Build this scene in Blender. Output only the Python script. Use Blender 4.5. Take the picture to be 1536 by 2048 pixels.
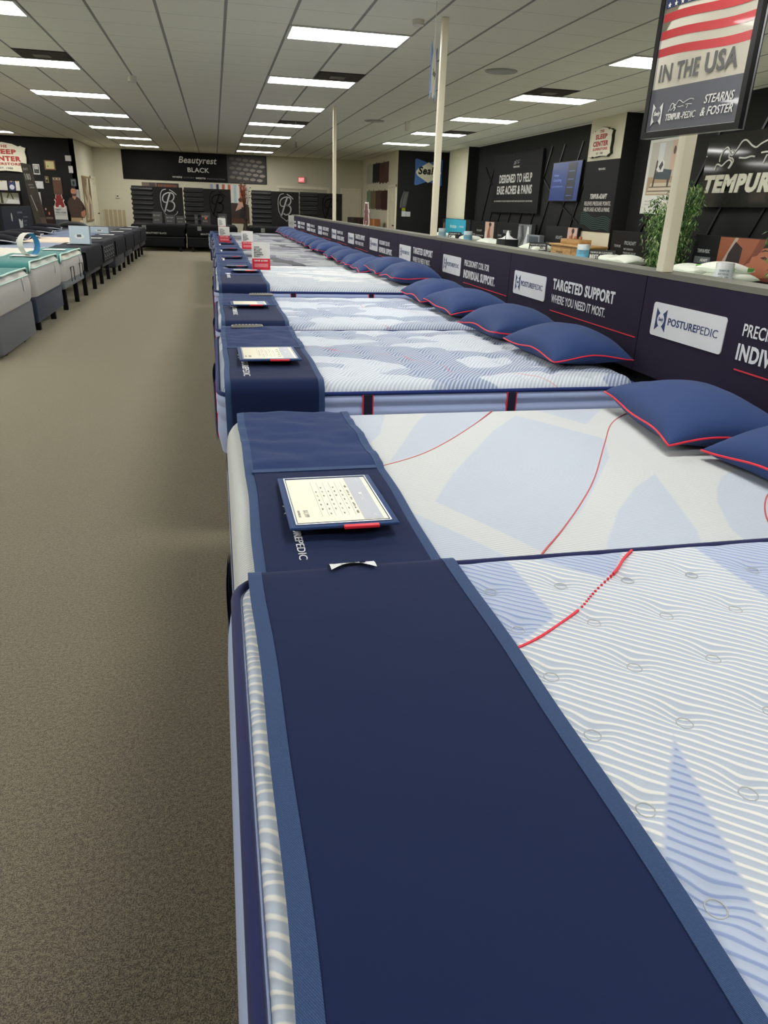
import bpy, math, random
from mathutils import Matrix, Vector, noise
random.seed(7)
scene = bpy.context.scene
for o in list(bpy.data.objects):
    bpy.data.objects.remove(o)
COL = scene.collection

# ---------------------------------------------------------------- camera
PITCH, YAW, ROLL, CAMZ, FPX = 0.403928840, 0.229963199, 0.0353645871, 1.43, 1420.0
cy, sy, cp, sp = math.cos(YAW), math.sin(YAW), math.cos(PITCH), math.sin(PITCH)
fwd = Vector((sy*cp, cy*cp, -sp)); rgt = Vector((cy, -sy, 0)); upv = rgt.cross(fwd)
cr, sr = math.cos(ROLL), math.sin(ROLL)
r2 = cr*rgt + sr*upv; u2 = -sr*rgt + cr*upv
cam_d = bpy.data.cameras.new('camera')
cam_d.sensor_fit = 'HORIZONTAL'; cam_d.sensor_width = 36.0; cam_d.lens = 36.0*FPX/1536.0
cam_d.clip_start = 0.02; cam_d.clip_end = 200
cam = bpy.data.objects.new('camera', cam_d); COL.objects.link(cam)
cam.matrix_world = Matrix(((r2.x, u2.x, -fwd.x, 0), (r2.y, u2.y, -fwd.y, 0), (r2.z, u2.z, -fwd.z, CAMZ), (0, 0, 0, 1)))
scene.camera = cam

# ---------------------------------------------------------------- light and exposure
LAMP_STRENGTH = 9.0
LAMP_COLOR = (1.0, 0.985, 0.945)
w = bpy.data.worlds.new('world'); scene.world = w; w.use_nodes = True
w.node_tree.nodes['Background'].inputs[0].default_value = (0.9, 0.95, 1.0, 1)
w.node_tree.nodes['Background'].inputs[1].default_value = 0.15
vs = scene.view_settings
vs.view_transform = 'Standard'; vs.look = 'None'; vs.exposure = 1.12; vs.gamma = 1.0
vs.use_curve_mapping = False

CEIL = 3.026
GX0, GY0, TILE = 0.806, 8.13, 0.6096

# ---------------------------------------------------------------- materials
def lin(c):
    return tuple(((v/255.0)/12.92 if v/255.0 <= 0.04045 else ((v/255.0+0.055)/1.055)**2.4) for v in c)
_mats = {}
def new_mat(name):
    m = bpy.data.materials.new(name); m.use_nodes = True
    return m, m.node_tree, m.node_tree.nodes['Principled BSDF']
def M(rgb, rough=0.7, metal=0.0, name=None):
    """plain surface with a little procedural tone variation"""
    key = (tuple(rgb), rough, metal)
    if key in _mats: return _mats[key]
    m, t, b = new_mat(name or 'paint_%d_%d_%d' % tuple(rgb))
    c = lin(rgb)
    tc = t.nodes.new('ShaderNodeTexCoord'); n = t.nodes.new('ShaderNodeTexNoise')
    n.inputs['Scale'].default_value = 6.0
    t.links.new(tc.outputs['Object'], n.inputs['Vector'])
    r = t.nodes.new('ShaderNodeMapRange'); r.inputs[3].default_value = 0.94; r.inputs[4].default_value = 1.06
    t.links.new(n.outputs['Fac'], r.inputs[0])
    mx = t.nodes.new('ShaderNodeVectorMath'); mx.operation = 'SCALE'; mx.inputs[0].default_value = c
    t.links.new(r.outputs[0], mx.inputs['Scale'])
    t.links.new(mx.outputs[0], b.inputs['Base Color'])
    b.inputs['Roughness'].default_value = rough; b.inputs['Metallic'].default_value = metal
    if sum(rgb) < 150 and metal == 0 and rough >= 0.5: b.inputs['Specular IOR Level'].default_value = 0.2
    _mats[key] = m
    return m
def fabric(name, rgb, scale=900.0, bump=0.25, rough=0.9, sheen=0.15, var=0.08, soft=0.0):
    m, t, b = new_mat(name); c = lin(rgb)
    tc = t.nodes.new('ShaderNodeTexCoord'); n = t.nodes.new('ShaderNodeTexNoise')
    n.inputs['Scale'].default_value = scale; t.links.new(tc.outputs['Object'], n.inputs['Vector'])
    r = t.nodes.new('ShaderNodeMapRange'); r.inputs[3].default_value = 1-var; r.inputs[4].default_value = 1+var
    t.links.new(n.outputs['Fac'], r.inputs[0])
    mx = t.nodes.new('ShaderNodeVectorMath'); mx.operation = 'SCALE'; mx.inputs[0].default_value = c
    t.links.new(r.outputs[0], mx.inputs['Scale']); t.links.new(mx.outputs[0], b.inputs['Base Color'])
    bp = t.nodes.new('ShaderNodeBump'); bp.inputs['Strength'].default_value = bump; bp.inputs['Distance'].default_value = 0.0006
    t.links.new(n.outputs['Fac'], bp.inputs['Height'])
    if soft > 0:
        n2 = t.nodes.new('ShaderNodeTexNoise'); n2.inputs['Scale'].default_value = 7.0; n2.inputs['Distortion'].default_value = 0.8
        t.links.new(tc.outputs['Object'], n2.inputs['Vector'])
        b2 = t.nodes.new('ShaderNodeBump'); b2.inputs['Strength'].default_value = soft; b2.inputs['Distance'].default_value = 0.02
        t.links.new(n2.outputs['Fac'], b2.inputs['Height']); t.links.new(bp.outputs[0], b2.inputs['Normal'])
        t.links.new(b2.outputs[0], b.inputs['Normal'])
    else:
        t.links.new(bp.outputs[0], b.inputs['Normal'])
    b.inputs['Roughness'].default_value = rough; b.inputs['Specular IOR Level'].default_value = 0.25
    b.inputs['Sheen Weight'].default_value = sheen; b.inputs['Sheen Roughness'].default_value = 0.5
    return m

class X:
    """operator sugar over math nodes"""
    t = None
    def __init__(s, sock): s.s = sock
    @staticmethod
    def op(kind, *a, clamp=False):
        n = X.t.nodes.new('ShaderNodeMath'); n.operation = kind; n.use_clamp = clamp
        for i, v in enumerate(a):
            if isinstance(v, X): X.t.links.new(v.s, n.inputs[i])
            else: n.inputs[i].default_value = float(v)
        return X(n.outputs[0])
    def __add__(s, o): return X.op('ADD', s, o)
    def __radd__(s, o): return X.op('ADD', s, o)
    def __sub__(s, o): return X.op('SUBTRACT', s, o)
    def __rsub__(s, o): return X.op('SUBTRACT', o, s)
    def __mul__(s, o): return X.op('MULTIPLY', s, o)
    def __rmul__(s, o): return X.op('MULTIPLY', s, o)
    def __truediv__(s, o): return X.op('DIVIDE', s, o)
def xmin(a, b): return X.op('MINIMUM', a, b)
def xmax(a, b): return X.op('MAXIMUM', a, b)
def xsin(a): return X.op('SINE', a)
def xstep(a, wd):            # smooth step around 0
    return X.op('ADD', a * (0.5/wd), 0.5, clamp=True)
def convex(x, y, pts):
    """signed inside distance of a convex polygon given counter-clockwise"""
    A = sum(pts[i][0]*pts[(i+1) % len(pts)][1]-pts[(i+1) % len(pts)][0]*pts[i][1] for i in range(len(pts)))
    if A < 0: pts = pts[::-1]
    d = None
    for i in range(len(pts)):
        (x0, y0), (x1, y1) = pts[i], pts[(i+1) % len(pts)]
        L = math.hypot(x1-x0, y1-y0); nx, ny = -(y1-y0)/L, (x1-x0)/L
        e = x*nx + y*ny - (nx*x0+ny*y0)
        d = e if d is None else xmin(d, e)
    return d
def mixc(t, f, a, b):
    n = t.nodes.new('ShaderNodeMix'); n.data_type = 'RGBA'
    if isinstance(f, X): t.links.new(f.s, n.inputs['Factor'])
    for key, v in ((6, a), (7, b)):
        if isinstance(v, tuple): n.inputs[key].default_value = (*v, 1)
        else: t.links.new(v, n.inputs[key])
    return n.outputs[2]
def coords(t, kind='Object'):
    tc = t.nodes.new('ShaderNodeTexCoord'); s = t.nodes.new('ShaderNodeSeparateXYZ')
    t.links.new(tc.outputs[kind], s.inputs[0]); X.t = t
    return tc.outputs[kind], X(s.outputs[0]), X(s.outputs[1]), X(s.outputs[2])
def nz(t, vec, scale, detail=2.0, dist=0.0):
    n = t.nodes.new('ShaderNodeTexNoise'); n.inputs['Scale'].default_value = scale
    n.inputs['Detail'].default_value = detail; n.inputs['Distortion'].default_value = dist
    t.links.new(vec, n.inputs['Vector']); return X(n.outputs['Fac'])
def bump(t, b, h, dist, strength=1.0, prev=None):
    n = t.nodes.new('ShaderNodeBump'); n.inputs['Strength'].default_value = strength; n.inputs['Distance'].default_value = dist
    t.links.new(h.s, n.inputs['Height'])
    if prev is not None: t.links.new(prev, n.inputs['Normal'])
    t.links.new(n.outputs[0], b.inputs['Normal']); return n.outputs[0]

def m_carpet():
    m, t, b = new_mat('loop_carpet'); v, x, y, z = coords(t)
    a = nz(t, v, 330, 3); c = nz(t, v, 95, 2); g = nz(t, v, 2.2, 2)
    val = X.op('ADD', (a-0.5)*4.2 + (c-0.5)*1.8, 0.45, clamp=True)
    dark = lin((32, 30, 25)); lite = lin((126, 119, 100))
    col = mixc(t, val, dark, lite)
    col = mixc(t, X.op('MULTIPLY', g, 0.28), col, lin((112, 98, 84)))
    # seams of the carpet squares
    t.links.new(col, b.inputs['Base Color']); b.inputs['Roughness'].default_value = 0.95
    b.inputs['Sheen Weight'].default_value = 0.6; b.inputs['Sheen Roughness'].default_value = 0.45
    b.inputs['Sheen Tint'].default_value = (1.0, 0.92, 0.66, 1)
    bump(t, b, a + c*0.6, 0.004, 0.9)
    return m
def m_ceiling():
    m, t, b = new_mat('ceiling_tiles'); v, x, y, z = coords(t)
    def grid(c, o, wd):
        f = X.op('FRACT', (c - o)/TILE + 40.5)
        return xstep(wd - X.op('ABSOLUTE', f-0.5)*TILE, 0.003)
    gx = grid(x, GX0, 0.014); gy = grid(y, GY0, 0.006)
    n = nz(t, v, 260, 2); n2 = nz(t, v, 0.9, 1)
    col = mixc(t, X.op('MULTIPLY', n, 1.0), lin((232, 230, 214)), lin((242, 240, 224)))
    col = mixc(t, gy*0.35, col, lin((120, 119, 112)))
    col = mixc(t, gx*0.8, col, lin((110, 110, 104)))
    t.links.new(col, b.inputs['Base Color']); b.inputs['Roughness'].default_value = 0.9
    bump(t, b, (n*0.2 - gx*1.0 - gy*0.5), 0.004, 0.6)
    return m
def m_stripe(name, ang, pitch, base, ridge, blue, bridge, polys, band=None, tuft=None, warpn=0.0, ridge_h=0.0022):
    """ribbed knit ticking with areas of a second yarn colour"""
    m, t, b = new_mat(name); v, x, y, z = coords(t)
    ca, sa = math.cos(ang), math.sin(ang)
    wx = nz(t, v, 2.5, 1)
    s = y*ca - x*sa + (wx-0.5)*warpn
    if tuft:
        px, py, ox, oy = tuft
        fx = X.op('FRACT', (x-ox)/px + 20.5) - 0.5
        fy = X.op('FRACT', (y-oy)/py + 20.5) - 0.5
        rr = (fx*px)*(fx*px) + (fy*py)*(fy*py)
        g = X.op('POWER', 2.718, rr*(-1.0/(2*0.022**2)))
        s = s + g*fy*py*0.65
    st = xsin(s*(2*math.pi/pitch))
    line = xstep(st - 0.55, 0.30)
    mask = None
    for p in polys:
        d = xstep(convex(x, y, p), 0.004)
        mask = d if mask is None else xmax(mask, d)
    if band:
        for p in band:
            mask = mask*(1 - xstep(convex(x, y, p), 0.004))
    ca_ = mixc(t, line, base, ridge); cb_ = mixc(t, line, blue, bridge)
    col = mixc(t, mask, ca_, cb_)
    t.links.new(col, b.inputs['Base Color']); b.inputs['Roughness'].default_value = 0.85
    b.inputs['Sheen Weight'].default_value = 0.1
    f = nz(t, v, 1400, 1)
    bump(t, b, st*0.5 + f*0.12, ridge_h, 0.38)
    return m
def m_swirl(name, base, pale, blue, dark, ang=0.95, pitch=0.016, seed=0.0, scale=1.0, darkamt=0.0):
    """quilted ticking: wavy bands in two tones over fine diagonal ribs"""
    m, t, b = new_mat(name); v, x, y, z = coords(t)
    mp_ = t.nodes.new('ShaderNodeMapping'); mp_.inputs['Scale'].default_value = (0.55*scale, 1.5*scale, 1.0); mp_.inputs['Location'].default_value = (seed, seed*2, 0)
    t.links.new(v, mp_.inputs['Vector'])
    n1 = nz(t, mp_.outputs[0], 1.5, 1, 0.4); n4 = nz(t, mp_.outputs[0], 3.0, 0, 0.2)
    s1 = xsin(y*8.5*scale + x*2.6 + n1*13.0 + seed)
    s2 = xsin(y*5.5*scale - x*5.0 + n4*7.0 + seed*1.7)
    band1 = xstep(s1 - 0.30, 0.02); band2 = xstep(s2 - 0.62, 0.02)
    rib = xsin((y*math.cos(ang) - x*math.sin(ang) + (n1-0.5)*0.05)*(2*math.pi/pitch))
    line = xstep(rib - 0.2, 0.4)
    ca_ = mixc(t, line, base, pale); cb_ = mixc(t, line, blue, base)
    col = mixc(t, band1, ca_, cb_)
    col = mixc(t, band2*0.75, col, cb_)
    redl = xsin(x*2.4 + y*3.4 + n1*2.5 + seed)
    col = mixc(t, xstep(0.012 - X.op('ABSOLUTE', redl), 0.006)*0.55, col, lin((206, 120, 130)))
    if darkamt > 0:
        n3 = nz(t, v, 1.1, 1)
        s3 = xstep(xsin(x*3.3 + y*2.0 + n3*5 + seed) - 0.86, 0.02)
        col = mixc(t, s3*darkamt, col, dark)
    t.links.new(col, b.inputs['Base Color']); b.inputs['Roughness'].default_value = 0.85
    b.inputs['Sheen Weight'].default_value = 0.1
    bump(t, b, rib*0.5, 0.002, 0.6)
    return m
def m_wall(name, rgb, rough=0.9):
    m, t, b = new_mat(name); v, x, y, z = coords(t)
    n = nz(t, v, 60, 3); n2 = nz(t, v, 1.0, 1)
    c = lin(rgb)
    col = mixc(t, n2, tuple(k*0.96 for k in c), tuple(min(1, k*1.04) for k in c))
    t.links.new(col, b.inputs['Base Color']); b.inputs['Roughness'].default_value = rough
    bump(t, b, n, 0.001, 0.3)
    return m
def m_wood(name, a, c, sc=4.0):
    m, t, b = new_mat(name); v, x, y, z = coords(t)
    n = nz(t, v, sc, 3, 1.0)
    s = X.op('ADD', xsin(z*70 + n*14)*0.5, 0.5, clamp=True)
    col = mixc(t, s, lin(a), lin(c))
    t.links.new(col, b.inputs['Base Color']); b.inputs['Roughness'].default_value = 0.5
    return m
def m_weave(name, rgb, rgb2):
    """twill binding tape"""
    m, t, b = new_mat(name); v, x, y, z = coords(t)
    s = xsin((x + y*0.7 + z*0.7)*2400)*0.5 + 0.5
    n = nz(t, v, 400, 2)
    col = mixc(t, X.op('MULTIPLY', s, n), lin(rgb), lin(rgb2))
    t.links.new(col, b.inputs['Base Color']); b.inputs['Roughness'].default_value = 0.8
    bump(t, b, s*0.4+n, 0.0006, 0.8)
    return m
def m_emit(name, rgb, strength):
    m, t, b = new_mat(name)
    b.inputs['Base Color'].default_value = (0.8, 0.8, 0.8, 1) if strength > 2 else (0.02, 0.02, 0.02, 1)
    b.inputs['Roughness'].default_value = 0.25
    b.inputs['Emission Color'].default_value = (*rgb, 1); b.inputs['Emission Strength'].default_value = strength
    return m

# ---------------------------------------------------------------- mesh building
class MB:
    def __init__(s): s.v = []; s.f = []; s.m = []
    def add(s, vs, fs, mi=0, mat=None):
        o = len(s.v)
        if mat is not None: vs = [tuple(mat @ Vector(p)) for p in vs]
        s.v += [tuple(p) for p in vs]
        s.f += [tuple(i+o for i in f) for f in fs]; s.m += [mi]*len(fs); return s
    def box(s, a, b, mi=0, mat=None):
        x0, y0, z0 = a; x1, y1, z1 = b
        vs = [(x0,y0,z0),(x1,y0,z0),(x1,y1,z0),(x0,y1,z0),(x0,y0,z1),(x1,y0,z1),(x1,y1,z1),(x0,y1,z1)]
        return s.add(vs, [(0,3,2,1),(4,5,6,7),(0,1,5,4),(1,2,6,5),(2,3,7,6),(3,0,4,7)], mi, mat)
    def rbox(s, a, b, r=0.01, mi=0, mat=None, n=3):
        """box with rounded vertical edges and softened rims"""
        x0, y0, z0 = a; x1, y1, z1 = b
        r = min(r, (x1-x0)/2*0.98, (y1-y0)/2*0.98, (z1-z0)/2*0.98)
        rings = []
        prof = [(r*(1-math.sin(k*math.pi/2/n)), z0 + r*(1-math.cos(k*math.pi/2/n))) for k in range(n+1)]
        prof += [(d, z1 + z0 - z) for d, z in prof[::-1]]
        vs = []
        for d, z in prof:
            for cxs, cys, a0 in ((x1-r, y1-r, 0), (x0+r, y1-r, 90), (x0+r, y0+r, 180), (x1-r, y0+r, 270)):
                for k in range(n+1):
                    t = math.radians(a0 + 90*k/n); q = r - d
                    vs.append((cxs + q*math.cos(t), cys + q*math.sin(t), z))
        N = 4*(n+1); fs = []
        for i in range(len(prof)-1):
            for k in range(N):
                fs.append((i*N+k, i*N+(k+1) % N, (i+1)*N+(k+1) % N, (i+1)*N+k))
        fs.append(tuple(range(N-1, -1, -1))); fs.append(tuple(range((len(prof)-1)*N, len(prof)*N)))
        return s.add(vs, fs, mi, mat)
    def prism(s, pts, z0, z1, mi=0, mat=None):
        """polygon in XY extruded along Z"""
        A = sum(pts[i][0]*pts[(i+1) % len(pts)][1]-pts[(i+1) % len(pts)][0]*pts[i][1] for i in range(len(pts)))
        if A < 0: pts = pts[::-1]
        n = len(pts)
        vs = [(p[0], p[1], z0) for p in pts] + [(p[0], p[1], z1) for p in pts]
        fs = [tuple(range(n-1, -1, -1)), tuple(range(n, 2*n))] + [(i, (i+1) % n, n+(i+1) % n, n+i) for i in range(n)]
        return s.add(vs, fs, mi, mat)
    def tube(s, pts, r, n=8, closed=False, mi=0, mat=None):
        P = [Vector(p) for p in pts]; N = len(P); vs = []; fs = []
        up = Vector((0, 0, 1))
        for i, p in enumerate(P):
            a = P[(i-1) % N] if (closed or i > 0) else p
            b = P[(i+1) % N] if (closed or i < N-1) else p
            d = (b-a); d = d.normalized() if d.length > 1e-9 else Vector((1, 0, 0))
            u = up.cross(d)
            if u.length < 1e-3: u = Vector((1, 0, 0)).cross(d)
            u.normalize(); v = d.cross(u)
            rr = r[i] if isinstance(r, (list, tuple)) else r
            for k in range(n):
                t = 2*math.pi*k/n; vs.append(tuple(p + u*math.cos(t)*rr + v*math.sin(t)*rr))
        for i in range(N if closed else N-1):
            j = (i+1) % N
            for k in range(n):
                fs.append((i*n+k, i*n+(k+1) % n, j*n+(k+1) % n, j*n+k))
        if not closed:
            fs.append(tuple(range(n-1, -1, -1))); fs.append(tuple(range((N-1)*n, N*n)))
        return s.add(vs, fs, mi, mat)
    def lathe(s, prof, n=24, c=(0, 0, 0), mi=0, mat=None):
        vs = []; fs = []
        for r, z in prof:
            for k in range(n):
                t = 2*math.pi*k/n; vs.append((c[0]+r*math.cos(t), c[1]+r*math.sin(t), c[2]+z))
        for i in range(len(prof)-1):
            for k in range(n):
                fs.append((i*n+k, i*n+(k+1) % n, (i+1)*n+(k+1) % n, (i+1)*n+k))
        fs.append(tuple(range(n-1, -1, -1))); fs.append(tuple(range((len(prof)-1)*n, len(prof)*n)))
        return s.add(vs, fs, mi, mat)
    def grid(s, P, mi=0, flip=False):
        """P[i][j] points"""
        ni, nj = len(P), len(P[0]); vs = [p for row in P for p in row]; fs = []
        for i in range(ni-1):
            for j in range(nj-1):
                f = (i*nj+j, (i+1)*nj+j, (i+1)*nj+j+1, i*nj+j+1)
                fs.append(f[::-1] if flip else f)
        return s.add(vs, fs, mi)
    def ribbon(s, pts, wd, z0=0.0, z1=0.003, mi=0, mat=None):
        """flat brush stroke in XY along pts, wd number or list"""
        N = len(pts); L = []; R = []
        for i in range(N):
            a = pts[max(0, i-1)]; b = pts[min(N-1, i+1)]
            dx, dy = b[0]-a[0], b[1]-a[1]; l = math.hypot(dx, dy) or 1
            ww = (wd[min(i, len(wd)-1)] if isinstance(wd, (list, tuple)) else wd)/2
            L.append((pts[i][0]-dy/l*ww, pts[i][1]+dx/l*ww)); R.append((pts[i][0]+dy/l*ww, pts[i][1]-dx/l*ww))
        vs = [(p[0], p[1], z1) for p in L] + [(p[0], p[1], z1) for p in R] + [(p[0], p[1], z0) for p in L] + [(p[0], p[1], z0) for p in R]
        fs = []
        for i in range(N-1):
            fs += [(i, N+i, N+i+1, i+1), (i, i+1, 2*N+i+1, 2*N+i), (N+i, 3*N+i, 3*N+i+1, N+i+1)]
        fs += [(0, 2*N, 3*N, N), (N-1, 2*N-1, 4*N-1, 3*N-1)]
        return s.add(vs, fs, mi, mat)
    def build(s, name, mats, parent=None, smooth=False, angle=40):
        me = bpy.data.meshes.new(name); me.from_pydata(s.v, [], s.f)
        if not isinstance(mats, (list, tuple)): mats = [mats]
        for m in mats: me.materials.append(m)
        if len(mats) > 1: me.polygons.foreach_set('material_index', s.m)
        if smooth:
            me.polygons.foreach_set('use_smooth', [True]*len(me.polygons))
            if angle: me.set_sharp_from_angle(angle=math.radians(angle))
        me.update()
        o = bpy.data.objects.new(name, me); COL.objects.link(o)
        if parent is not None: o.parent = parent
        return o
def tag(o, label, cat, group=None, kind=None):
    if label: o['label'] = label
    if cat: o['category'] = cat
    if group: o['group'] = group
    if kind: o['kind'] = kind
    return o
def thing(name, label, cat, loc=(0, 0, 0), group=None, rz=0):
    o = bpy.data.objects.new(name, None); COL.objects.link(o); o.empty_display_size = 0.1
    o.location = loc; o.rotation_euler = (0, 0, rz)
    return tag(o, label, cat, group)
def struct(name, mb, mat):
    o = mb.build(name, mat); o['kind'] = 'structure'; return o
def copy_tree(o, parent=None):
    c = o.copy(); COL.objects.link(c); c.parent = parent
    for ch in list(o.children): copy_tree(ch, c)
    return c
def wallframe(o, origin, u, lean=0.0):
    """local X along u, local Y up, local Z out of the wall"""
    u = Vector(u).normalized(); up = Vector((0, 0, 1)); n = u.cross(up)
    if lean:
        up2 = (up*math.cos(lean) - n*math.sin(lean)); n2 = u.cross(up2); up, n = up2, n2
    o.matrix_world = Matrix(((u.x, up.x, n.x, origin[0]), (u.y, up.y, n.y, origin[1]), (u.z, up.z, n.z, origin[2]), (0, 0, 0, 1)))
    return o
UR = (0, -1, 0)      # reading direction on the right-hand walls
UB = (1, 0, 0)       # on walls facing the camera
UL = (0, 1, 0)       # on left-hand walls
def smooth_pts(pts, n=6, closed=False):
    out = []; N = len(pts)
    for i in range(N if closed else N-1):
        p0 = pts[(i-1) % N] if (closed or i > 0) else pts[0]; p1 = pts[i]; p2 = pts[(i+1) % N]
        p3 = pts[(i+2) % N] if (closed or i < N-2) else p2
        for k in range(n):
            t = k/n
            out.append(tuple(0.5*((2*p1[c]) + (-p0[c]+p2[c])*t + (2*p0[c]-5*p1[c]+4*p2[c]-p3[c])*t*t + (-p0[c]+3*p1[c]-3*p2[c]+p3[c])*t**3) for c in range(len(p1))))
    if not closed: out.append(tuple(pts[-1]))
    return out

# ---- lettering
_glyph = {}
def text_geo(txt, bold, ext):
    key = (txt, bold, ext)
    if key not in _glyph:
        cu = bpy.data.curves.new('t', 'FONT'); cu.body = txt; cu.size = 1.0; cu.offset = bold; cu.extrude = ext
        cu.resolution_u = 3; cu.space_character = 1.0 + max(0.0, bold)*2.6
        ob = bpy.data.objects.new('t', cu); COL.objects.link(ob)
        dg = bpy.context.evaluated_depsgraph_get()
        me = bpy.data.meshes.new_from_object(ob.evaluated_get(dg))
        vs = [tuple(v.co) for v in me.vertices]; fs = [tuple(p.vertices) for p in me.polygons]
        bpy.data.objects.remove(ob); bpy.data.curves.remove(cu); bpy.data.meshes.remove(me)
        xs = [v[0] for v in vs] or [0]; ys = [v[1] for v in vs] or [0]
        _glyph[key] = (vs, fs, min(xs), max(xs), min(ys), max(ys))
    return _glyph[key]
def text(mb, txt, x, y, w_, h_, bold=0.0, shear=0.0, mi=0, z=0.001, mat=None, th=0.0012):
    vs, fs, x0, x1, y0, y1 = text_geo(txt, bold, 0.01)
    sx = w_/max(1e-6, (x1-x0)); sy_ = h_/max(1e-6, (y1-y0))
    out = [(x + (v[0]-x0)*sx + shear*((v[1]-y0)*sy_), y + (v[1]-y0)*sy_, z + (v[2]+0.01)/0.02*th) for v in vs]
    mb.add(out, fs, mi, mat)
def lettering(parent, specs, mat, z=0.001, name='lettering'):
    mb = MB()
    for sp_ in specs:
        a, k = sp_[:5], (sp_[5] if len(sp_) > 5 else {})
        text(mb, *a, z=z, **k)
    return mb.build(name, mat, parent)
def rrect(x, y, w_, h_, r, n=4):
    pts = []
    for cx_, cy_, a0 in ((x+w_-r, y+h_-r, 0), (x+r, y+h_-r, 90), (x+r, y+r, 180), (x+w_-r, y+r, 270)):
        for k in range(n+1):
            t = math.radians(a0+90*k/n); pts.append((cx_+r*math.cos(t), cy_+r*math.sin(t)))
    return pts
def bowtie(cx_, cy_, w_, h_):
    """square emblem with inward curved top and bottom"""
    pts = []
    for k in range(9):
        t = -1+2*k/8; pts.append((cx_+t*w_/2, cy_ + h_/2*(0.45+0.55*abs(t)**1.3)))
    for k in range(9):
        t = 1-2*k/8; pts.append((cx_+t*w_/2, cy_ - h_/2*(0.45+0.55*abs(t)**1.3)))
    return pts
def lens(cx_, cy_, w_, h_, n=20):
    pts = []
    for k in range(n):
        a = 2*math.pi*k/n; c_, s_ = math.cos(a), math.sin(a)
        pts.append((cx_ + w_/2*math.copysign(abs(c_)**1.15, c_), cy_ + h_/2*math.copysign(abs(s_)**1.15, s_)))
    return pts
def polyart(parent, items, name='print', z=0.001, dz=0.0004, rough=0.45):
    """flat printed picture: list of (points, colour)"""
    mb = MB(); mats = []; idx = {}
    for i, (pts, c) in enumerate(items):
        if c not in idx: idx[c] = len(mats); mats.append(M(c, rough))
        mb.prism(pts, 0.0, z + dz*i, idx[c])
    return mb.build(name, mats, parent)
def rect(x, y, w_, h_): return [(x, y), (x+w_, y), (x+w_, y+h_), (x, y+h_)]
def board(name, label, cat, origin, u, w_, h_, th, mat, lean=0.0, group=None, r=0.0):
    """flat board whose lower left front corner is at origin; front face at local z = 0"""
    mb = MB()
    mb.prism(rrect(0, 0, w_, h_, r) if r else rect(0, 0, w_, h_), -th, 0.0)
    o = mb.build(name, mat); wallframe(o, origin, u, lean)
    return tag(o, label, cat, group)
WHITE = M((232, 232, 228)); BLACK = M((24, 24, 25), 0.5); INK = M((40, 42, 52))

# ================================================================ the room
YB = 28.6
mat_wall = m_wall('grey_wall_paint', (218, 214, 190)); mat_wblk = m_wall('black_wall_paint', (15, 15, 14), 0.8)
mat_trim = M((238, 232, 208), 0.5)
struct('floor', MB().box((-8.2, -5.2, -0.1), (8.0, YB+0.2, 0.0)), m_carpet())
struct('ceiling', MB().box((-8.2, -5.2, CEIL), (8.0, YB+0.2, CEIL+0.1)), m_ceiling())
struct('wall_back', MB().box((-3.97, YB, 0), (5.42, YB+0.15, CEIL)), mat_wall)
struct('wall_front', MB().box((-8.1, -5.15, 0), (7.6, -5.0, CEIL)), mat_wall)
struct('wall_left', MB().box((-8.1, -5.0, 0), (-7.95, 25.1, CEIL)), mat_wall)
struct('wall_back_left', MB().box((-8.1, 25.1, 0), (-3.98, 25.25, CEIL)), mat_wblk)
struct('wall_left_alcove', MB().box((-4.12, 25.1, 0), (-3.97, YB+0.1, CEIL)), mat_wall)
struct('wall_right_alcove', MB().box((5.42, 22.92, 0), (5.57, YB+0.1, CEIL)), mat_wall)
struct('wall_back_right', MB().box((5.425, 22.9, 0), (7.2, 23.05, CEIL)), mat_wblk)
struct('wall_right', MB().box((7.05, -5.0, 0), (7.2, 22.9, CEIL)), mat_wblk)
for i, (a, b_) in enumerate(((20.4, 22.1), (12.25, 13.45))):
    struct('wall_pier' if i == 0 else 'wall_pier.001', MB().box((6.76, a, 0), (7.05, b_, CEIL)), mat_wall)
    # black painted return on the side nearest the aisle
    struct('trim_%d' % (i+1), MB().box((6.765, a-0.012, 0), (7.05, a, CEIL)), mat_wblk)
# baseboards
struct('baseboard_back', MB().box((-3.95, YB-0.02, 0), (5.4, YB, 0.1)), mat_trim)
struct('baseboard_left', MB().box((-3.97, 25.3, 0), (-3.95, YB-0.03, 0.1)), mat_trim)
# slanted black batten strips on the right-hand wall
mbat = MB()
def batten(ya, za, yb, zb):
    L = math.hypot(yb-ya, zb-za); a = math.atan2(zb-za, yb-ya)
    mt = Matrix.Translation((7.05, ya, za)) @ Matrix.Rotation(a, 4, 'X')
    mbat.box((-0.022, 0, -0.02), (0, L, 0.02), 0, mt)
random.seed(3)
for y0 in (5.6, 6.5, 7.4, 8.3, 9.2, 10.1, 11.0, 11.9): batten(y0, 0.9, y0-1.15, 2.95)
for y0 in (14.5, 15.1, 15.9, 16.5, 17.2, 17.9, 18.6, 19.2, 19.8): batten(y0, 1.0, max(13.55, y0-0.85), 2.75)
batten(16.6, 2.55, 15.3, 1.75); batten(19.7, 2.5, 18.9, 1.9); batten(14.9, 1.6, 13.6, 1.1)
o = mbat.build('trim_3', M((10, 10, 10), 0.35)); o['kind'] = 'structure'

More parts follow.
